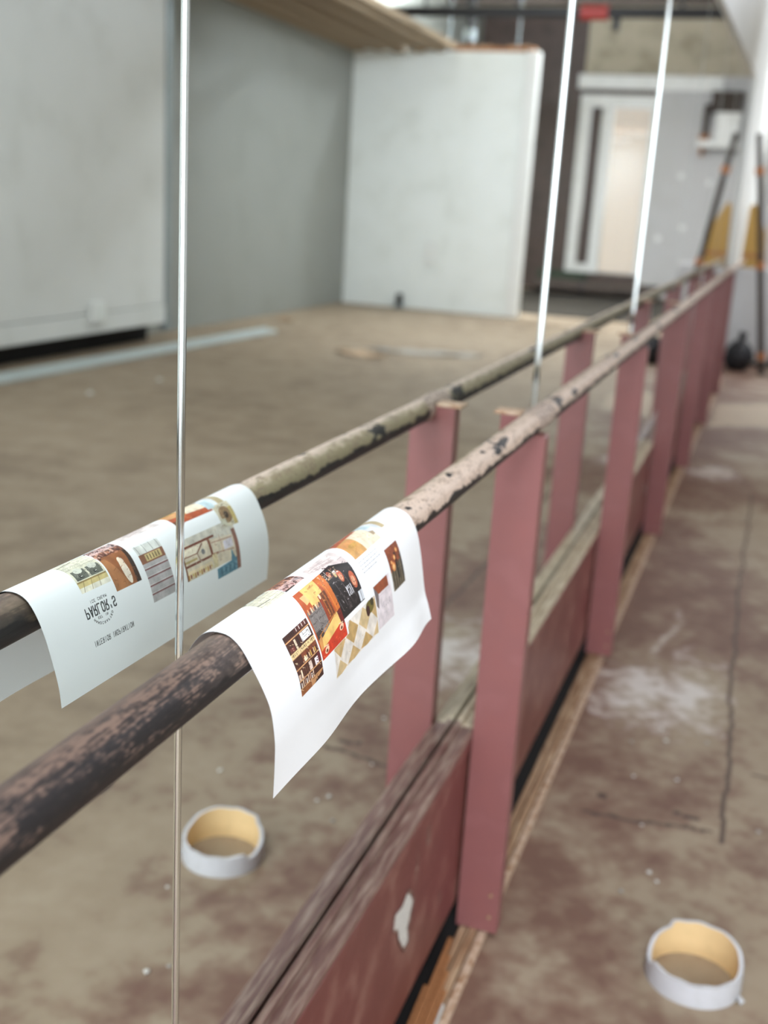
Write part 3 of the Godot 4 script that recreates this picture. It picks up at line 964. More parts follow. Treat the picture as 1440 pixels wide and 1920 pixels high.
func print_page() -> Image:
	page = Image.create(int(17 * DPI), int(11 * DPI), false, Image.FORMAT_RGB8)
	page.fill(rgb(246, 247, 249))
	var g := RandomNumberGenerator.new()
	g.seed = 77
	var ink := rgb(52, 54, 54)
	# heading
	write("INTERIOR INSPIRATION", 2.40, 5.02, 1.52, 0.19, 0.022, ink, 0.60)
	for k in 11:
		var a: float = lerpf(-1.0, 1.0, k / 10.0)
		letter("HANDCRAFTED"[k], 3.32 + sin(a) * 0.66, 2.62 - cos(a) * 0.50, 0.085, 0.062, 0.016, ink, a)
	write("EST", 2.98, 3.26, 2.37, 0.09, 0.014, ink)
	write("IN", 3.42, 3.62, 2.37, 0.09, 0.014, ink)
	write("PARLOR'S", 2.36, 4.28, 2.68, 0.36, 0.05, ink, 0.66)
	write("ICE CREAM", 2.80, 3.84, 3.03, 0.10, 0.016, ink)
	# shop front
	R(2.6, 3.42, 4.42, 5.12, rgb(226, 222, 200))
	R(2.6, 3.42, 4.42, 3.66, rgb(238, 232, 214))
	R(2.62, 3.62, 4.40, 3.86, rgb(214, 194, 136))
	R(2.62, 3.80, 4.40, 3.86, rgb(150, 126, 78))
	for k in 3:
		line(2.8 + k * 0.5, 3.44, 3.0 + k * 0.45, 3.84, 0.02, rgb(120, 96, 60))
	for k in 2:
		var wx := 2.72 + k * 0.86
		R(wx, 3.9, wx + 0.74, 4.34, rgb(104, 106, 96))
		oval(wx + 0.40, 4.30, 0.24, 0.14, rgb(214, 214, 200))
		R(wx + 0.26, 3.98, wx + 0.40, 4.08, rgb(38, 38, 36))
		R(wx + 0.32, 4.02, wx + 0.42, 4.06, rgb(220, 220, 210))
	for k in 7:
		line(2.64 + k * 0.29, 4.40, 2.66 + k * 0.29, 5.10, 0.016, rgb(178, 174, 150))
	for k in 4:
		line(2.62, 4.48 + k * 0.17, 4.40, 4.50 + k * 0.17, 0.016, rgb(164, 160, 138))
	for k in 14:
		line(2.66 + g.randf() * 1.55, 4.45 + g.randf() * 0.6, 2.7 + g.randf() * 1.6, 4.45 + g.randf() * 0.6, 0.012, rgb(186, 182, 160))
	line(2.64, 4.86, 3.5, 4.93, 0.035, rgb(64, 62, 54))
	# oblong dish on a wooden table
	R(4.5, 2.95, 6.2, 5.13, rgb(150, 92, 56))
	poly([[4.5, 2.95], [5.5, 2.95], [4.8, 4.3], [4.5, 4.3]], rgb(176, 118, 76))
	poly([[5.9, 2.95], [6.2, 2.95], [6.2, 4.6], [6.0, 4.4]], rgb(62, 44, 36))
	oval(5.52, 3.55, 0.20, 0.55, rgb(248, 232, 214), 0.12)
	oval(5.50, 3.95, 0.16, 0.22, rgb(244, 224, 202), 0.3)
	R(4.5, 4.42, 6.2, 4.75, rgb(110, 60, 44))
	for k in 26:
		var u := 4.5 + g.randf() * 1.5
		var v := 4.4 + g.randf() * 0.4
		oval(u, v, 0.05 + g.randf() * 0.14, 0.03 + g.randf() * 0.05, [rgb(186, 124, 92), rgb(70, 40, 34), rgb(206, 160, 140)][k % 3], g.randf() * 3.0)
	R(4.5, 4.72, 6.2, 5.13, rgb(214, 178, 172))
	for k in 16:
		oval(4.55 + g.randf() * 1.55, 4.80 + g.randf() * 0.3, 0.04 + g.randf() * 0.12, 0.02 + g.randf() * 0.07, [rgb(84, 48, 44), rgb(150, 92, 84), rgb(60, 36, 34), rgb(226, 196, 190)][k % 4], g.randf() * 3.0)
	oval(5.9, 4.92, 0.28, 0.07, rgb(176, 160, 162), 0.3)
	R(4.5, 5.06, 5.3, 5.13, rgb(52, 36, 34))
	# menu boards on a wall
	R(6.6, 1.88, 8.33, 4.26, rgb(184, 178, 178))
	R(6.6, 3.86, 8.33, 4.26, rgb(226, 226, 220))
	for k in 4:
		line(6.75 + k * 0.48, 3.88, 6.72 + k * 0.48, 4.26, 0.028, rgb(120, 122, 116))
	R(6.6, 3.46, 8.33, 3.86, rgb(142, 94, 70))
	R(6.98, 3.52, 8.12, 3.82, rgb(206, 184, 132))
	for k in 5:
		R(7.10 + k * 0.2, 3.56, 7.16 + k * 0.2, 3.78, rgb(86, 62, 40))
	for k in 4:
		R(6.6, 2.18 + k * 0.34, 8.33, 2.24 + k * 0.34, rgb(126, 78, 78))
		R(6.6, 2.24 + k * 0.34, 8.33, 2.28 + k * 0.34, rgb(214, 210, 208))
		line(7.2, 2.06 + k * 0.34, 7.9, 2.06 + k * 0.34, 0.012, rgb(156, 148, 150))
	# cafe counter with hanging lamps
	R(6.65, 4.82, 9.42, 7.42, rgb(34, 26, 26))
	R(6.65, 4.82, 9.42, 5.42, rgb(226, 212, 208))
	for k in 7:
		line(6.7 + g.randf() * 1.2, 4.9 + g.randf() * 0.3, 7.6 + g.randf() * 1.6, 5.0 + g.randf() * 0.35, 0.025, rgb(186, 166, 164))
	poly([[6.65, 5.42], [8.1, 5.36], [9.42, 5.78], [9.42, 5.92], [8.0, 5.52], [6.65, 5.56]], rgb(24, 20, 22))
	poly([[8.2, 5.40], [9.42, 5.42], [9.42, 5.76]], rgb(222, 206, 204))
	for k in 10:
		var u := 6.7 + g.randf() * 1.3
		R(u, 5.56 + g.randf() * 0.2, u + 0.1 + g.randf() * 0.3, 5.66 + g.randf() * 0.3, [rgb(212, 178, 140), rgb(232, 224, 216), rgb(150, 104, 78), rgb(206, 188, 130)][k % 4])
	for k in 4:
		line(7.0 + k * 0.5, 6.0, 7.3 + k * 0.5, 7.1, 0.03, rgb(92, 84, 84))
	line(7.6, 5.3, 8.1, 5.52, 0.05, rgb(60, 36, 34))
	for L in [[7.55, 5.66, 0.16, 0.13], [8.25, 5.98, 0.20, 0.26], [9.05, 6.42, 0.26, 0.36]]:
		oval(L[0], L[1], L[2], L[3], rgb(196, 98, 66))
		oval(L[0] - 0.03, L[1] + 0.05, L[2] * 0.6, L[3] * 0.6, rgb(236, 178, 142))
		line(L[0], L[1] - L[3], L[0] - 0.06, L[1] + L[3] * 0.7, 0.03, rgb(176, 80, 54))
	for k in 4:
		poly([[8.15 + k * 0.14, 6.45], [8.24 + k * 0.14, 6.45], [8.28 + k * 0.14, 6.85], [8.19 + k * 0.14, 6.85]], rgb(206, 206, 212))
	R(9.0, 6.95, 9.42, 7.38, rgb(214, 218, 224))
	R(9.2, 6.95, 9.24, 7.38, rgb(40, 34, 36))
	for k in 12:
		oval(7.4 + g.randf() * 1.4, 6.4 + g.randf() * 0.8, 0.05 + g.randf() * 0.15, 0.02 + g.randf() * 0.06, [rgb(70, 60, 60), rgb(52, 44, 44)][k % 2], g.randf() * 3.0)
	# window seat with panelled frames
	R(9.3, 1.98, 14.06, 3.72, rgb(222, 208, 186))
	poly([[9.3, 3.72], [9.3, 3.50], [13.9, 3.05], [14.0, 3.72]], rgb(206, 200, 188))
	R(9.3, 3.30, 12.2, 3.40, rgb(120, 62, 44))
	R(9.3, 2.52, 12.2, 2.62, rgb(120, 62, 44))
	poly([[9.3, 3.28], [10.9, 3.24], [10.5, 2.96], [9.3, 3.0]], rgb(238, 226, 204))
	line(9.3, 2.97, 10.5, 2.95, 0.04, rgb(140, 84, 60))
	line(10.5, 2.95, 11.1, 3.26, 0.05, rgb(128, 74, 52))
	line(10.5, 2.95, 10.6, 2.62, 0.04, rgb(128, 74, 52))
	R(9.3, 2.70, 10.4, 2.80, rgb(186, 164, 110))
	R(11.55, 2.60, 11.75, 3.36, rgb(132, 74, 54))
	oval(11.0, 2.90, 0.14, 0.12, rgb(120, 122, 128))
	line(11.8, 3.10, 13.6, 2.98, 0.035, rgb(170, 112, 92))
	line(11.8, 2.62, 13.6, 2.44, 0.035, rgb(170, 112, 92))
	line(12.6, 3.3, 12.6, 2.5, 0.03, rgb(186, 138, 118))
	R(12.75, 2.55, 13.6, 2.95, rgb(226, 218, 228))
	R(9.3, 2.06, 11.5, 2.36, rgb(236, 216, 180))
	for k in 12:
		R(9.4 + k * 0.18, 2.0 + 0.05 * (k % 3), 9.52 + k * 0.18, 2.22, [rgb(190, 140, 72), rgb(146, 70, 44), rgb(214, 186, 110)][k % 3])
	R(9.3, 1.98, 9.42, 3.4, rgb(126, 82, 60))
	R(11.6, 1.98, 12.0, 2.6, rgb(214, 198, 158))
	poly([[11.84, 1.42], [14.06, 1.42], [14.06, 2.10], [13.6, 2.0], [13.3, 2.5], [13.2, 1.95], [11.84, 1.88]], rgb(94, 138, 158))
	for k in 9:
		R(12.2 + k * 0.2, 1.44 + 0.06 * (k % 3), 12.26 + k * 0.2, 1.78 + 0.05 * (k % 2), [rgb(54, 84, 104), rgb(142, 178, 190)][k % 2])
	R(13.72, 1.42, 14.06, 3.3, rgb(148, 104, 90))
	# tan counter
	R(10.05, 4.40, 13.2, 5.90, rgb(206, 156, 92))
	R(11.45, 4.40, 13.2, 5.90, rgb(238, 222, 196))
	poly([[10.05, 4.40], [13.2, 4.40], [13.0, 4.70], [11.4, 4.78], [10.05, 4.9]], rgb(178, 82, 44))
	R(10.05, 4.36, 10.7, 4.62, rgb(112, 66, 40))
	R(10.05, 4.95, 11.3, 5.30, rgb(214, 150, 90))
	for k in 5:
		line(10.1 + k * 0.2, 5.86, 11.2, 5.4 - k * 0.06, 0.02, rgb(190, 138, 76))
	oval(10.9, 5.34, 0.45, 0.12, rgb(196, 150, 78))
	# round tan arch with pale blue
	R(12.92, 4.50, 14.45, 5.58, rgb(222, 226, 232))
	R(13.22, 3.42, 14.62, 4.60, rgb(210, 200, 176))
	oval(13.9, 4.0, 0.5, 0.42, rgb(150, 118, 84))
	oval(13.9, 3.98, 0.18, 0.18, rgb(66, 48, 38))
	R(14.3, 3.42, 14.62, 4.3, rgb(196, 176, 116))
	R(13.22, 3.42, 13.7, 3.85, rgb(196, 192, 172))
	poly([[12.92, 4.5], [13.5, 4.5], [13.6, 5.2], [12.92, 5.1]], rgb(196, 216, 222))
	poly([[13.9, 4.6], [14.45, 4.6], [14.45, 5.58], [14.05, 5.58]], rgb(190, 172, 134))
	poly([[12.92, 5.30], [13.3, 5.40], [13.2, 5.58], [12.92, 5.58]], rgb(170, 150, 124))
	# paragraph
	for k in 4:
		var u := 10.12
		while u < [12.1, 12.0, 12.25, 11.6][k]:
			var w := 0.08 + g.randf() * 0.18
			R(u, 6.08 + k * 0.15, u + w, 6.115 + k * 0.15, rgb(176, 178, 186))
			u += w + 0.05
	# hanging bulbs
	R(12.76, 6.40, 14.33, 8.24, rgb(136, 70, 44))
	poly([[12.76, 7.45], [14.33, 7.10], [14.33, 8.24], [12.76, 8.24]], rgb(116, 104, 84))
	for k in 5:
		R(12.95 + k * 0.29, 7.34 - 0.06 * k, 13.05 + k * 0.29, 8.24, rgb(28, 26, 26))
	R(13.55, 6.75, 13.75, 7.9, rgb(40, 34, 30))
	R(14.1, 6.9, 14.33, 8.0, rgb(62, 58, 54))
	for b in [[13.25, 7.28, 0.22], [13.55, 6.95, 0.13], [13.95, 6.72, 0.12], [13.1, 7.05, 0.1]]:
		oval(b[0], b[1], b[2], b[2] * 0.9, rgb(226, 142, 78))
		oval(b[0], b[1], b[2] * 0.55, b[2] * 0.5, rgb(250, 206, 140))
	# sandwich board
	R(10.5, 7.30, 12.45, 9.14, rgb(230, 220, 224))
	poly([[10.5, 7.30], [12.2, 7.30], [12.2, 7.74], [10.9, 7.72]], rgb(150, 76, 44))
	poly([[10.5, 7.30], [10.9, 7.72], [10.75, 8.3], [10.5, 8.1]], rgb(122, 112, 112))
	line(10.8, 7.84, 12.4, 7.84, 0.02, rgb(206, 192, 198))
	write("HELLO", 11.05, 12.2, 8.32, 0.20, 0.022, rgb(178, 168, 178), 0.5)
	write("COME IN", 11.2, 11.9, 8.68, 0.09, 0.014, rgb(196, 188, 196), 0.5)
	# tiled floor
	R(5.62, 7.60, 10.42, 9.20, rgb(236, 228, 218))
	for k in 4:
		for r in 2:
			var cu := 6.15 + k * 1.44
			var cv := 9.12 - r * 1.04
			for h in [[0.0, 0.0], [0.72, 0.52]]:
				if h[0] > 0.0 and k % 2 == 1:
					continue
				var pts := []
				for q in [[0.68, 0], [0.05, 0.5], [-0.68, 0], [-0.05, -0.5]]:
					pts.append([clampf(cu + q[0], 5.62, 10.42), clampf(cv + q[1], 7.6, 9.2)])
				poly(pts, [rgb(214, 188, 142), rgb(204, 172, 120), rgb(196, 162, 106)][(k + r) % 3])
	specks(g, 5.62, 7.62, 10.42, 9.2, 60, 0.01, [rgb(226, 214, 196), rgb(188, 156, 110)])
	oval(9.75, 7.85, 0.48, 0.26, rgb(112, 100, 46))
	oval(9.5, 7.95, 0.20, 0.22, rgb(66, 36, 34))
	oval(10.05, 7.72, 0.2, 0.16, rgb(66, 58, 34))
	R(5.5, 7.5, 7.25, 8.04, rgb(246, 247, 249))
	R(7.25, 7.43, 10.45, 7.60, rgb(246, 247, 249))
	# orange kitchen
	R(4.5, 5.40, 7.10, 8.02, rgb(190, 88, 42))
	poly([[5.1, 5.40], [6.35, 5.40], [6.35, 5.95], [5.35, 6.42], [5.2, 6.1]], rgb(240, 196, 116))
	poly([[4.75, 5.62], [5.15, 5.62], [5.25, 5.95], [4.9, 6.0]], rgb(236, 190, 128))
	R(5.6, 5.52, 6.15, 5.60, rgb(204, 160, 92))
	poly([[6.35, 5.40], [7.1, 5.40], [7.1, 7.35], [6.75, 7.35], [6.6, 5.95]], rgb(204, 110, 46))
	line(6.72, 5.9, 6.85, 7.3, 0.03, rgb(232, 146, 70))
	R(4.6, 6.22, 5.85, 7.22, rgb(132, 124, 120))
	for k in 3:
		R(4.6, 6.40 + k * 0.28, 5.85, 6.42 + k * 0.28, rgb(88, 80, 78))
		R(4.95 + k * 0.3, 6.40, 4.97 + k * 0.3, 7.2, rgb(96, 88, 86))
	for k in 8:
		R(4.7 + k * 0.14, 6.14 + 0.03 * (k % 2), 4.79 + k * 0.14, 6.34, [rgb(220, 160, 116), rgb(112, 56, 34), rgb(240, 214, 180)][k % 3])
	R(5.85, 6.0, 6.05, 7.2, rgb(150, 62, 34))
	R(6.05, 5.98, 6.55, 7.1, rgb(124, 66, 34))
	for k in 4:
		line(6.1 + k * 0.12, 6.02, 6.14 + k * 0.12, 7.05, 0.025, [rgb(206, 126, 62), rgb(70, 34, 22)][k % 2])
	oval(6.0, 6.06, 0.08, 0.1, rgb(240, 208, 176))
	R(4.6, 7.0, 5.2, 7.3, rgb(70, 58, 54))
	poly([[4.8, 7.35], [6.7, 6.92], [6.8, 7.38], [4.8, 7.7]], rgb(244, 200, 118))
	line(4.8, 7.2, 6.7, 6.92, 0.04, rgb(196, 124, 60))
	poly([[4.6, 7.3], [4.95, 7.2], [4.8, 7.72], [4.6, 7.7]], rgb(214, 150, 86))
	poly([[4.5, 7.72], [7.1, 7.34], [7.1, 8.02], [4.5, 8.02]], rgb(206, 62, 34))
	poly([[6.7, 6.95], [7.1, 6.9], [7.1, 7.5], [6.8, 7.5]], rgb(112, 36, 30))
	for c in [[5.05, 7.80], [6.72, 7.55]]:
		oval(c[0], c[1], 0.22, 0.11, rgb(246, 206, 170), -0.2)
		oval(c[0] - 0.02, c[1] + 0.03, 0.10, 0.05, rgb(96, 36, 24), -0.2)
		line(c[0] - 0.16, c[1] - 0.16, c[0] + 0.2, c[1] - 0.12, 0.03, rgb(246, 214, 180))
	# wooden shelves of jars
	R(2.36, 6.30, 4.40, 8.46, rgb(74, 38, 28))
	for k in 16:
		R(2.40 + k * 0.125, 6.32, 2.46 + k * 0.125, 6.46, [rgb(226, 206, 200), rgb(96, 40, 40)][k % 2] if k > 6 else rgb(40, 24, 22))
	for s in [6.52, 6.98, 7.12, 7.52, 7.92, 8.20]:
		R(2.36, s, 4.40, s + 0.045, rgb(214, 162, 110))
	R(2.36, 6.96, 4.40, 7.14, rgb(236, 210, 156))
	write("BEST", 2.50, 3.0, 7.05, 0.08, 0.016, rgb(120, 92, 62), 0.6)
	write("HAND-MIXED", 3.22, 4.34, 7.05, 0.08, 0.016, rgb(120, 92, 62), 0.6)
	R(3.12, 6.96, 3.15, 7.14, rgb(150, 110, 70))
	R(3.50, 6.58, 4.28, 6.90, rgb(240, 238, 236))
	line(3.66, 6.70, 4.1, 6.70, 0.016, rgb(150, 150, 150))
	line(3.72, 6.78, 4.0, 6.78, 0.016, rgb(150, 150, 150))
	R(2.95, 6.60, 3.10, 6.95, rgb(236, 214, 186))
	R(2.50, 6.78, 2.85, 6.95, rgb(120, 58, 52))
	R(3.22, 6.60, 3.30, 6.95, rgb(40, 22, 20))
	R(3.05, 7.18, 4.36, 7.50, rgb(128, 66, 40))
	for k in 9:
		R(3.20 + k * 0.13, 7.30 + 0.03 * (k % 2), 3.28 + k * 0.13, 7.50, [rgb(232, 208, 168), rgb(212, 178, 84), rgb(60, 30, 26)][k % 3])
	R(3.15, 7.36, 3.45, 7.50, rgb(244, 220, 188))
	for k in 4:
		R(2.85 + k * 0.16, 7.62, 2.86 + k * 0.16, 7.9, rgb(196, 150, 110))
	R(2.62, 7.62, 2.74, 7.92, rgb(240, 210, 180))
	R(2.40, 7.72, 2.56, 7.92, rgb(206, 180, 160))
	for k in 8:
		R(2.46 + k * 0.15, 8.02 - 0.06 * (k % 3), 2.55 + k * 0.15, 8.20, [rgb(240, 226, 216), rgb(226, 196, 172), rgb(196, 150, 126)][k % 3])
	R(3.35, 7.60, 3.6, 7.90, rgb(222, 200, 186))
	R(3.85, 7.66, 4.15, 7.92, rgb(246, 234, 236))
	R(4.15, 7.58, 4.36, 7.90, rgb(110, 40, 44))
	R(3.28, 8.22, 3.31, 8.46, rgb(226, 170, 130))
	R(2.36, 8.25, 3.28, 8.46, rgb(150, 90, 50))
	poly([[3.31, 8.24], [4.40, 8.24], [3.5, 8.46], [3.31, 8.46]], rgb(206, 150, 102))
	for k in 5:
		R(3.7 + k * 0.13, 8.36 - 0.04 * (k % 2), 3.76 + k * 0.13, 8.46, rgb(32, 20, 18))
	# the busy small detail of the photographs in print
	specks(g, 6.7, 5.6, 9.3, 7.3, 90, 0.02, [rgb(20, 16, 18), rgb(64, 54, 54), rgb(112, 100, 98), rgb(20, 18, 20), rgb(48, 40, 42)])
	specks(g, 7.1, 5.9, 8.7, 6.9, 16, 0.02, [rgb(214, 208, 208), rgb(160, 150, 150)])
	specks(g, 6.7, 5.44, 8.3, 5.8, 40, 0.022, [rgb(220, 190, 150), rgb(150, 96, 72), rgb(236, 226, 220), rgb(40, 30, 30)])
	specks(g, 6.7, 4.9, 9.3, 5.35, 26, 0.014, [rgb(196, 176, 172), rgb(236, 228, 224), rgb(150, 128, 126)])
	specks(g, 4.62, 6.25, 5.8, 7.2, 46, 0.014, [rgb(74, 66, 64), rgb(168, 160, 154), rgb(54, 46, 44)])
	specks(g, 6.0, 6.0, 6.6, 7.05, 34, 0.016, [rgb(224, 150, 84), rgb(66, 32, 22), rgb(160, 84, 44)])
	specks(g, 5.15, 5.45, 7.05, 5.95, 16, 0.016, [rgb(206, 150, 84), rgb(160, 72, 34)])
	specks(g, 4.55, 7.72, 7.05, 8.0, 18, 0.018, [rgb(160, 40, 26), rgb(236, 120, 80)])
	specks(g, 2.4, 6.58, 4.36, 8.44, 110, 0.016, [rgb(40, 22, 18), rgb(150, 96, 62), rgb(228, 200, 164), rgb(96, 52, 36), rgb(30, 18, 16)])
	specks(g, 4.55, 4.4, 6.1, 5.1, 60, 0.02, [rgb(60, 34, 30), rgb(196, 140, 112), rgb(120, 68, 52), rgb(224, 190, 180)])
	specks(g, 4.55, 3.0, 6.1, 4.4, 30, 0.016, [rgb(166, 104, 64), rgb(128, 74, 44)])
	specks(g, 2.65, 4.35, 4.38, 5.08, 70, 0.012, [rgb(150, 146, 122), rgb(206, 200, 176), rgb(110, 106, 88), rgb(240, 236, 220)])
	specks(g, 2.75, 3.9, 4.35, 4.3, 40, 0.014, [rgb(50, 50, 46), rgb(160, 160, 148), rgb(80, 80, 74)])
	specks(g, 9.4, 2.05, 13.6, 3.6, 90, 0.014, [rgb(196, 168, 130), rgb(140, 92, 66), rgb(240, 230, 212), rgb(176, 150, 110)])
	specks(g, 11.9, 1.45, 14.0, 1.85, 30, 0.016, [rgb(60, 96, 116), rgb(150, 184, 196), rgb(44, 70, 88)])
	specks(g, 6.65, 1.92, 8.3, 3.4, 40, 0.010, [rgb(160, 152, 152), rgb(206, 202, 200)])
	specks(g, 12.8, 6.45, 14.3, 7.2, 30, 0.02, [rgb(160, 84, 50), rgb(96, 46, 28), rgb(206, 120, 66)])
	specks(g, 12.8, 7.4, 14.3, 8.2, 30, 0.02, [rgb(70, 62, 52), rgb(150, 138, 116), rgb(24, 22, 22)])
	specks(g, 13.3, 3.5, 14.5, 4.5, 40, 0.02, [rgb(120, 92, 66), rgb(196, 180, 146), rgb(84, 62, 48)])
	specks(g, 10.1, 4.5, 13.0, 5.85, 40, 0.016, [rgb(214, 166, 104), rgb(186, 136, 76), rgb(226, 190, 140)])
	# printed pictures are never flat: add grain and soft tone changes to all that is not bare paper
	var nz := noise(500, 0.012, 5).get_image(page.get_width(), page.get_height(), false, false, false)
	nz.convert(Image.FORMAT_L8)
	var nd := nz.get_data()
	var d := page.get_data()
	for k in nd.size():
		var o := k * 3
		if d[o + 2] < 236:
			var f := 0.86 + nd[k] / 255.0 * 0.28
			d[o] = mini(255, int(d[o] * f))
			d[o + 1] = mini(255, int(d[o + 1] * f))
			d[o + 2] = mini(255, int(d[o + 2] * f))
	page.set_data(page.get_width(), page.get_height(), false, Image.FORMAT_RGB8, d)
	return page

func resample(pts: Array, n: int) -> Array[Vector2]:
	var c := Curve2D.new()
	for k in pts.size():
		var p: Vector2 = pts[k]
		var t: Vector2 = (pts[mini(k + 1, pts.size() - 1)] - pts[maxi(k - 1, 0)]) / 6.0
		c.add_point(p, -t, t)
	c.bake_interval = 0.0005
	var out: Array[Vector2] = []
	for k in n:
		out.append(c.sample_baked(c.get_baked_length() * k / (n - 1.0)))
	return out

func printed_sheet() -> void:
	var near := resample([Vector2(.1502, .951), Vector2(.1505, .9711), Vector2(.1505, .9876), Vector2(.1497, 1.0039), Vector2(.1456, 1.0272), Vector2(.1386, 1.0433), Vector2(.1285, 1.0604), Vector2(.1183, 1.0755), Vector2(.1084, 1.0838), Vector2(.0995, 1.0858), Vector2(.09, 1.0848), Vector2(.0808, 1.0790), Vector2(.0715, 1.0650), Vector2(.0641, 1.0475), Vector2(.0588, 1.031), Vector2(.0545, 1.016), Vector2(.0516, 1.003), Vector2(.0498, .9880)], 72)
	var far := resample([Vector2(.1536, .9591), Vector2(.148, .9764), Vector2(.1424, .9916), Vector2(.1373, 1.0176), Vector2(.1339, 1.035), Vector2(.1292, 1.0544), Vector2(.1239, 1.0680), Vector2(.1151, 1.0798), Vector2(.1015, 1.0855), Vector2(.09, 1.0840), Vector2(.080, 1.0765), Vector2(.071, 1.0615), Vector2(.0614, 1.0378), Vector2(.0578, 1.0139), Vector2(.0580, .9893), Vector2(.0592, .972)], 72)
	var cols := 60
	var rows := []
	var back := []
	var uvs := []
	for i in 72:
		var f := i / 71.0
		var line_a: Array[Vector3] = []
		var ul: Array[Vector2] = []
		for j in cols + 1:
			var u := float(j) / cols
			var p := near[i].lerp(far[i], u)
			# the hanging front flap waves a little towards its lower edge
			var hang := clampf((0.42 - f) / 0.42, 0.0, 1.0)
			p.x += hang * hang * (0.0030 * sin(u * 9.0 + 0.6) * sin(PI * u) - 0.0022 * sin(u * 21.0) * u * u)
			p.y += hang * hang * 0.0022 * sin(u * 13.0 + 1.0) * sin(PI * u)
			line_a.append(Vector3(p.x, p.y, -0.743 - 0.4318 * u))
			ul.append(Vector2(u, 1.0 - f))
		rows.append(line_a)
		uvs.append(ul)
	# the blank reverse lies a paper's thickness further in
	for i in 72:
		var lb: Array[Vector3] = []
		for j in cols + 1:
			var a: Vector3 = rows[mini(i + 1, 71)][j] - rows[maxi(i - 1, 0)][j]
			lb.append(rows[i][j] + Vector3(-a.y, a.x, 0).normalized() * 0.0003)
		back.append(lb)
	var t := thing("printed_sheet", "large white sheet printed with a shop interior collage, draped over the barre", "paper sheet")
	var m := StandardMaterial3D.new()
	m.resource_name = "print"
	m.albedo_texture = ImageTexture.create_from_image(print_page())
	m.roughness = 0.5
	m.texture_repeat = false
	m.backlight_enabled = true
	m.backlight = Color(0.12, 0.12, 0.12)
	var st := begin()
	sheet(st, rows, true, uvs)
	obj("printed_face", st, m, t)
	st = begin()
	sheet(st, back)
	var w := plain("paper_back", rgb(246, 247, 249), 0.55)
	obj("blank_reverse", st, w, t)

# ------------------------------------------------------------------ things on the floor

func tube_ring() -> void:
	var t := thing("cardboard_tube_ring", "cut-off ring of cardboard tube, silver outside and cream inside, standing on the floor", "tube ring", Vector3(0.510, 0, -1.975))
	var n := 72
	var ro := 0.090
	var ri := 0.082
	var top := []
	for k in n + 1:
		var a := TAU * (k % n) / n
		# higher at the back, torn step at the left of the back rim
		var h := 0.047 + 0.025 * clampf(-sin(a) * 1.2 + 0.2, 0.0, 1.0)
		if a > PI * 0.85 and a < PI * 1.30:
			h -= 0.012
		top.append(h + 0.0012 * sin(a * 11.0))
	var outer := []
	for f in [0.0, 0.18, 0.2, 0.46, 0.48, 0.72, 0.74, 1.0]:
		var line_o: Array[Vector3] = []
		var bulge: float = {0.18: 0.0016, 0.2: 0.0, 0.46: 0.0014, 0.48: 0.0, 0.72: 0.0012, 0.74: 0.0}.get(f, 0.0)
		for k in n + 1:
			var a := TAU * k / n
			line_o.append(Vector3(cos(a) * (ro + bulge), top[k] * f + 0.0006 * sin(a * 3.0) * f, sin(a) * (ro + bulge) * 0.96))
		outer.append(line_o)
	var st := begin()
	sheet(st, outer, true)
	obj("silver_wrap", st, mats["silver_wrap"], t)
	var inner := []
	var rim := []
	for f in [0.0, 0.5, 1.0]:
		var line_i: Array[Vector3] = []
		for k in n + 1:
			var a := TAU * k / n
			line_i.append(Vector3(cos(a) * ri, top[k] * f, sin(a) * ri * 0.96))
		inner.append(line_i)
	rim.append(inner[2])
	var line_r: Array[Vector3] = []
	for k in n + 1:
		var a := TAU * k / n
		line_r.append(Vector3(cos(a) * (ro - 0.0005), top[k], sin(a) * (ro - 0.0005) * 0.96))
	rim.append(line_r)
	st = begin()
	sheet(st, inner)
	obj("kraft_core", st, mats["kraft"], t)
	st = begin()
	sheet(st, rim)
	obj("cut_rim", st, mats["silver_wrap"], t)
	# a torn tail of the wrapping at the right
	st = begin()
	sheet(st, [[Vector3(0.088, 0.004, 0.012), Vector3(0.100, 0.0012, 0.028)], [Vector3(0.082, 0.016, 0.036), Vector3(0.092, 0.0012, 0.042)]])
	obj("torn_tail", st, mats["silver_wrap"], t)

func floor_strips() -> void:
	# thin wooden laths left along the foot of the low wall; the posts stand on them
	var t := thing("wood_laths", "row of thin worn wooden laths on the floor along the foot of the low wall", "wood strips")
	for k in 3:
		var x := 0.050 + k * 0.0195
		var z1: float = [-1.30, -1.12, -0.9][k]
		obj("lath", box(Vector3(x, 0.0005, -11.0), Vector3(x + 0.0165, [0.013, 0.0155, 0.012][k], z1), 0.002), mats["lath_wood"] if k < 2 else mats["raw_wood"], t)
	var b := thing("splintered_lath", "short splintered orange-brown lath end by the foot of the nearest post", "wood strip", Vector3(0.064, 0.0175, -1.56))
	b.rotation = Vector3(0.0, 0.03, 0)
	var st := begin()
	for k in 5:
		var z0 := -0.16 - 0.05 * ((k * 3) % 4)
		cbox(st, Vector3(-0.02 + k * 0.009, 0.0, z0), Vector3(-0.0115 + k * 0.009, 0.008 + 0.003 * (k % 2), 0.36 - 0.03 * (k % 3)), 0.0015)
	obj("split_wood", st, mats["orange_wood"], b)
	obj("painted_skin", box(Vector3(0.026, 0.0, -0.12), Vector3(0.030, 0.010, 0.3), 0.001), mats["white_plaster"], b)

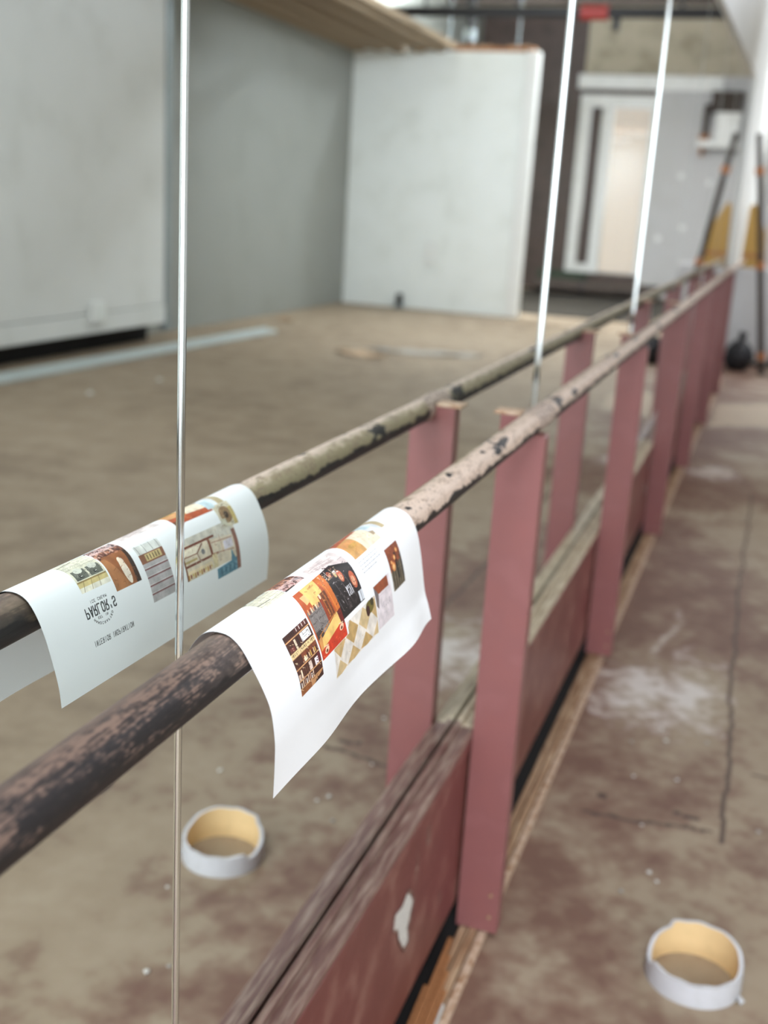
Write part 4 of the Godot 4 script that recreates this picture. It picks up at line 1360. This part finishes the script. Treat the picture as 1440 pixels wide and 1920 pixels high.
func leaning_things() -> void:
	# dark pole leaning on the wall beyond the mirrors, an ochre board behind it
	var t := thing("leaning_pole", "dark wooden pole with three copper bands leaning on the wall beyond the mirrors", "pole", Vector3(0.44, 0, -11.6))
	t.rotation.z = 0.147
	var st0 := begin()
	tube(st0, Vector3(0, 0.005, 0), Vector3(0, 2.28, 0), 0.034, 0.028, 14)
	obj("shaft", st0, mats["dark_timber"], t)
	for y in [0.19, 1.06, 1.94]:
		st0 = begin()
		tube(st0, Vector3(0, y - 0.035, 0), Vector3(0, y + 0.035, 0), 0.044, 0.044, 16)
		obj("copper_band", st0, mats["orange_rust"], t)
	var o := thing("narrow_cabinet", "narrow pale grey cabinet against the wall beyond the mirrors, behind the dark pole", "cabinet", Vector3(0.25, 0.0, -12.45))
	obj("carcass", box(Vector3(-0.22, 0.04, -0.2), Vector3(0.30, 1.0, 0.18), 0.006), mats["far_paint"], o)
	var door := obj("door", box(Vector3(-0.20, 0.06, 0.181), Vector3(0.28, 0.97, 0.198), 0.004), mats["far_paint"], o)
	obj("handle", box(Vector3(0.22, 0.48, 0.1985), Vector3(0.24, 0.60, 0.215), 0.004), mats["black_iron"], door)
	obj("plinth", box(Vector3(-0.20, 0.0, -0.18), Vector3(0.28, 0.04, 0.16), 0.002), mats["black_iron"], o)
	var ob := thing("ochre_carton", "ochre cardboard carton with a peaked top on the narrow grey cabinet", "carton", Vector3(0.19, 1.0, -12.45))
	var st9 := begin()
	extrude(st9, PackedVector2Array([Vector2(-0.12, 0.0), Vector2(0.13, 0.0), Vector2(0.09, 0.36), Vector2(-0.06, 0.64), Vector2(-0.10, 0.60)]), -0.14, 0.14)
	obj("body", st9, mats["yellow_wood"], ob)
	obj("tape_band", box(Vector3(-0.11, 0.10, 0.1405), Vector3(0.11, 0.14, 0.142), 0.0005), mats["orange_wood"], ob)
	for b in [[0.20, 0.14, 0.32, -11.85, "black slumped bag on the floor against the wall under the leaning pole"], [0.66, 0.16, 0.30, -11.7, "larger black bag on the floor beyond the leaning pole"]]:
		var g := thing("black_bag", b[4], "bag", Vector3(b[0], 0, b[3]), "bags by the leaning pole")
		var n := noise(300 + int(b[3] * -10), 3.0, 3)
		var rows := []
		for i in 15:
			var f := i / 14.0
			var line_b: Array[Vector3] = []
			for j in 25:
				var a := TAU * (j % 24) / 24.0
				var r: float = b[1] * pow(sin(PI * (0.12 + 0.88 * f)), 0.6) * (1.0 + 0.25 * n.get_noise_3d(cos(a), f * 2.0, sin(a)))
				line_b.append(Vector3(cos(a) * r, b[2] * f, sin(a) * r))
			rows.append(line_b)
		var st := begin()
		sheet(st, rows)
		obj("sack", st, mats["black_plastic"], g)
		st = begin()
		tube(st, Vector3(0, b[2] * 0.96, 0), Vector3(0.02, b[2] + 0.06, 0.01), 0.03, 0.045, 10)
		obj("tied_neck", st, mats["black_plastic"], g)

func floor_litter() -> void:
	# long pale trim board that has come off the right wall
	var t := thing("loose_trim_board", "long pale trim board fallen on the floor in front of the long wall", "trim board", Vector3(4.70, 0.0, -8.4))
	t.rotation.y = 0.03
	obj("board", box(Vector3(-0.06, 0.0, -2.7), Vector3(0.10, 0.035, 2.6), 0.006), mats["pale_trim"], t)
	obj("ridge", box(Vector3(0.06, 0.0352, -2.7), Vector3(0.09, 0.05, 2.6), 0.004), mats["pale_trim"], t)
	# crumpled scraps
	for s in [[3.22, -10.1, 0.30, 0.16, "crumpled tan paper scrap on the floor, larger of the two", 0.4], [5.0, -12.3, 0.15, 0.10, "small crumpled tan scrap close to the long wall", 1.1]]:
		scrap(s[4], s[0], s[1], s[2], s[3], s[5], mats["crumb_tan"])
	scrap("flattened white plastic strip on the floor before the partition", 2.75, -10.65, 0.52, 0.16, -0.25, mats["crumb_grey"])
	# plaster crumbs scattered over the floor
	var crumbs := [[0.45, -4.94], [0.34, -3.07], [0.36, -3.0], [0.47, -3.04], [0.35, -2.51], [0.41, -2.28], [0.34, -2.21], [0.46, -1.57], [0.69, -2.31], [0.43, -1.60], [0.41, -2.78], [0.39, -2.31], [1.10, -2.26], [3.98, -6.69], [3.9, -7.5], [0.62, -2.6], [0.56, -1.82], [0.30, -2.75], [0.27, -2.95], [0.82, -3.3], [1.5, -3.9], [2.2, -4.6]]
	var group := "plaster crumbs on the floor"
	var beside := ["just left of the far stretch of the long crack", "below the white plaster smear, further of a close pair", "below the white plaster smear, nearer of a close pair", "below the white plaster smear, next to the long crack", "on the short cross crack", "beyond the tube ring, larger of a pair", "beyond the tube ring, smaller of a pair", "in front of the torn hole in the low wall", "beyond the tube ring, away from the low wall", "in front of the torn hole, beside a larger one", "between the plaster smear and the short cross crack", "right before the foot of the nearest post", "well out from the nearest post, seen in the mirror", "near the near end of the fallen trim board", "near the middle of the fallen trim board", "just right of the end of the long crack", "on the near side of the tube ring", "left of the short cross crack, nearer the wall", "against the laths below the plaster smear", "out past the long crack, level with the plaster smear", "out in the room, level with the second post", "far out in the middle of the room, seen in the mirror"]
	var meshes := []
	for v in 4:
		var nn := noise(400 + v, 1.6, 2)
		var rows := []
		for i in 7:
			var f := PI * i / 6.0
			var lc: Array[Vector3] = []
			for j in 11:
				var a := TAU * (j % 10) / 10.0
				var d := Vector3(sin(f) * cos(a), -cos(f) * 0.6, sin(f) * sin(a))
				lc.append(d * (1.0 + 0.5 * nn.get_noise_3dv(d)) + Vector3(0, 0.55, 0))
			rows.append(lc)
		var st := begin()
		sheet(st, rows)
		meshes.append(st.commit())
	for k in crumbs.size():
		var o := MeshInstance3D.new()
		o.name = numbered("plaster_crumb")
		o.mesh = meshes[k % 4]
		o.material_override = mats["white_plaster"] if k % 3 else mats["crumb_grey"]
		add_child(o)
		var s := 0.0038 + 0.002 * ((k * 5) % 4) / 3.0 if k not in [0, 1, 2, 7, 8] else 0.0060
		o.scale = Vector3.ONE * (s if crumbs[k][0] < 2.5 else 0.022)
		o.rotation.y = k * 1.3
		o.position = Vector3(crumbs[k][0], 0, crumbs[k][1])
		tag(o, "pale plaster crumb " + beside[k], "crumb", group)

func scrap(label: String, x: float, z: float, hx: float, hz: float, turn: float, m: Material) -> void:
	var n := noise(int(x * 100.0), 6.0, 2)
	var rows := []
	for i in 9:
		var la: Array[Vector3] = []
		for j in 15:
			var u := j / 14.0 * 2.0 - 1.0
			var v := i / 8.0 * 2.0 - 1.0
			var e := 1.0 + 0.25 * n.get_noise_2d(u, v)
			la.append(Vector3(u * hx * e, 0.004 + 0.05 * absf(n.get_noise_2d(u * hx * 3.0, v * hz * 3.0)), v * hz * e * (0.7 + 0.3 * cos(u * 3.0))))
		rows.append(la)
	var st := begin()
	sheet(st, rows)
	var o := obj("floor_scrap", st, m)
	o.position = Vector3(x, 0, z)
	o.rotation.y = turn
	tag(o, label, "scrap", "scraps on the floor")
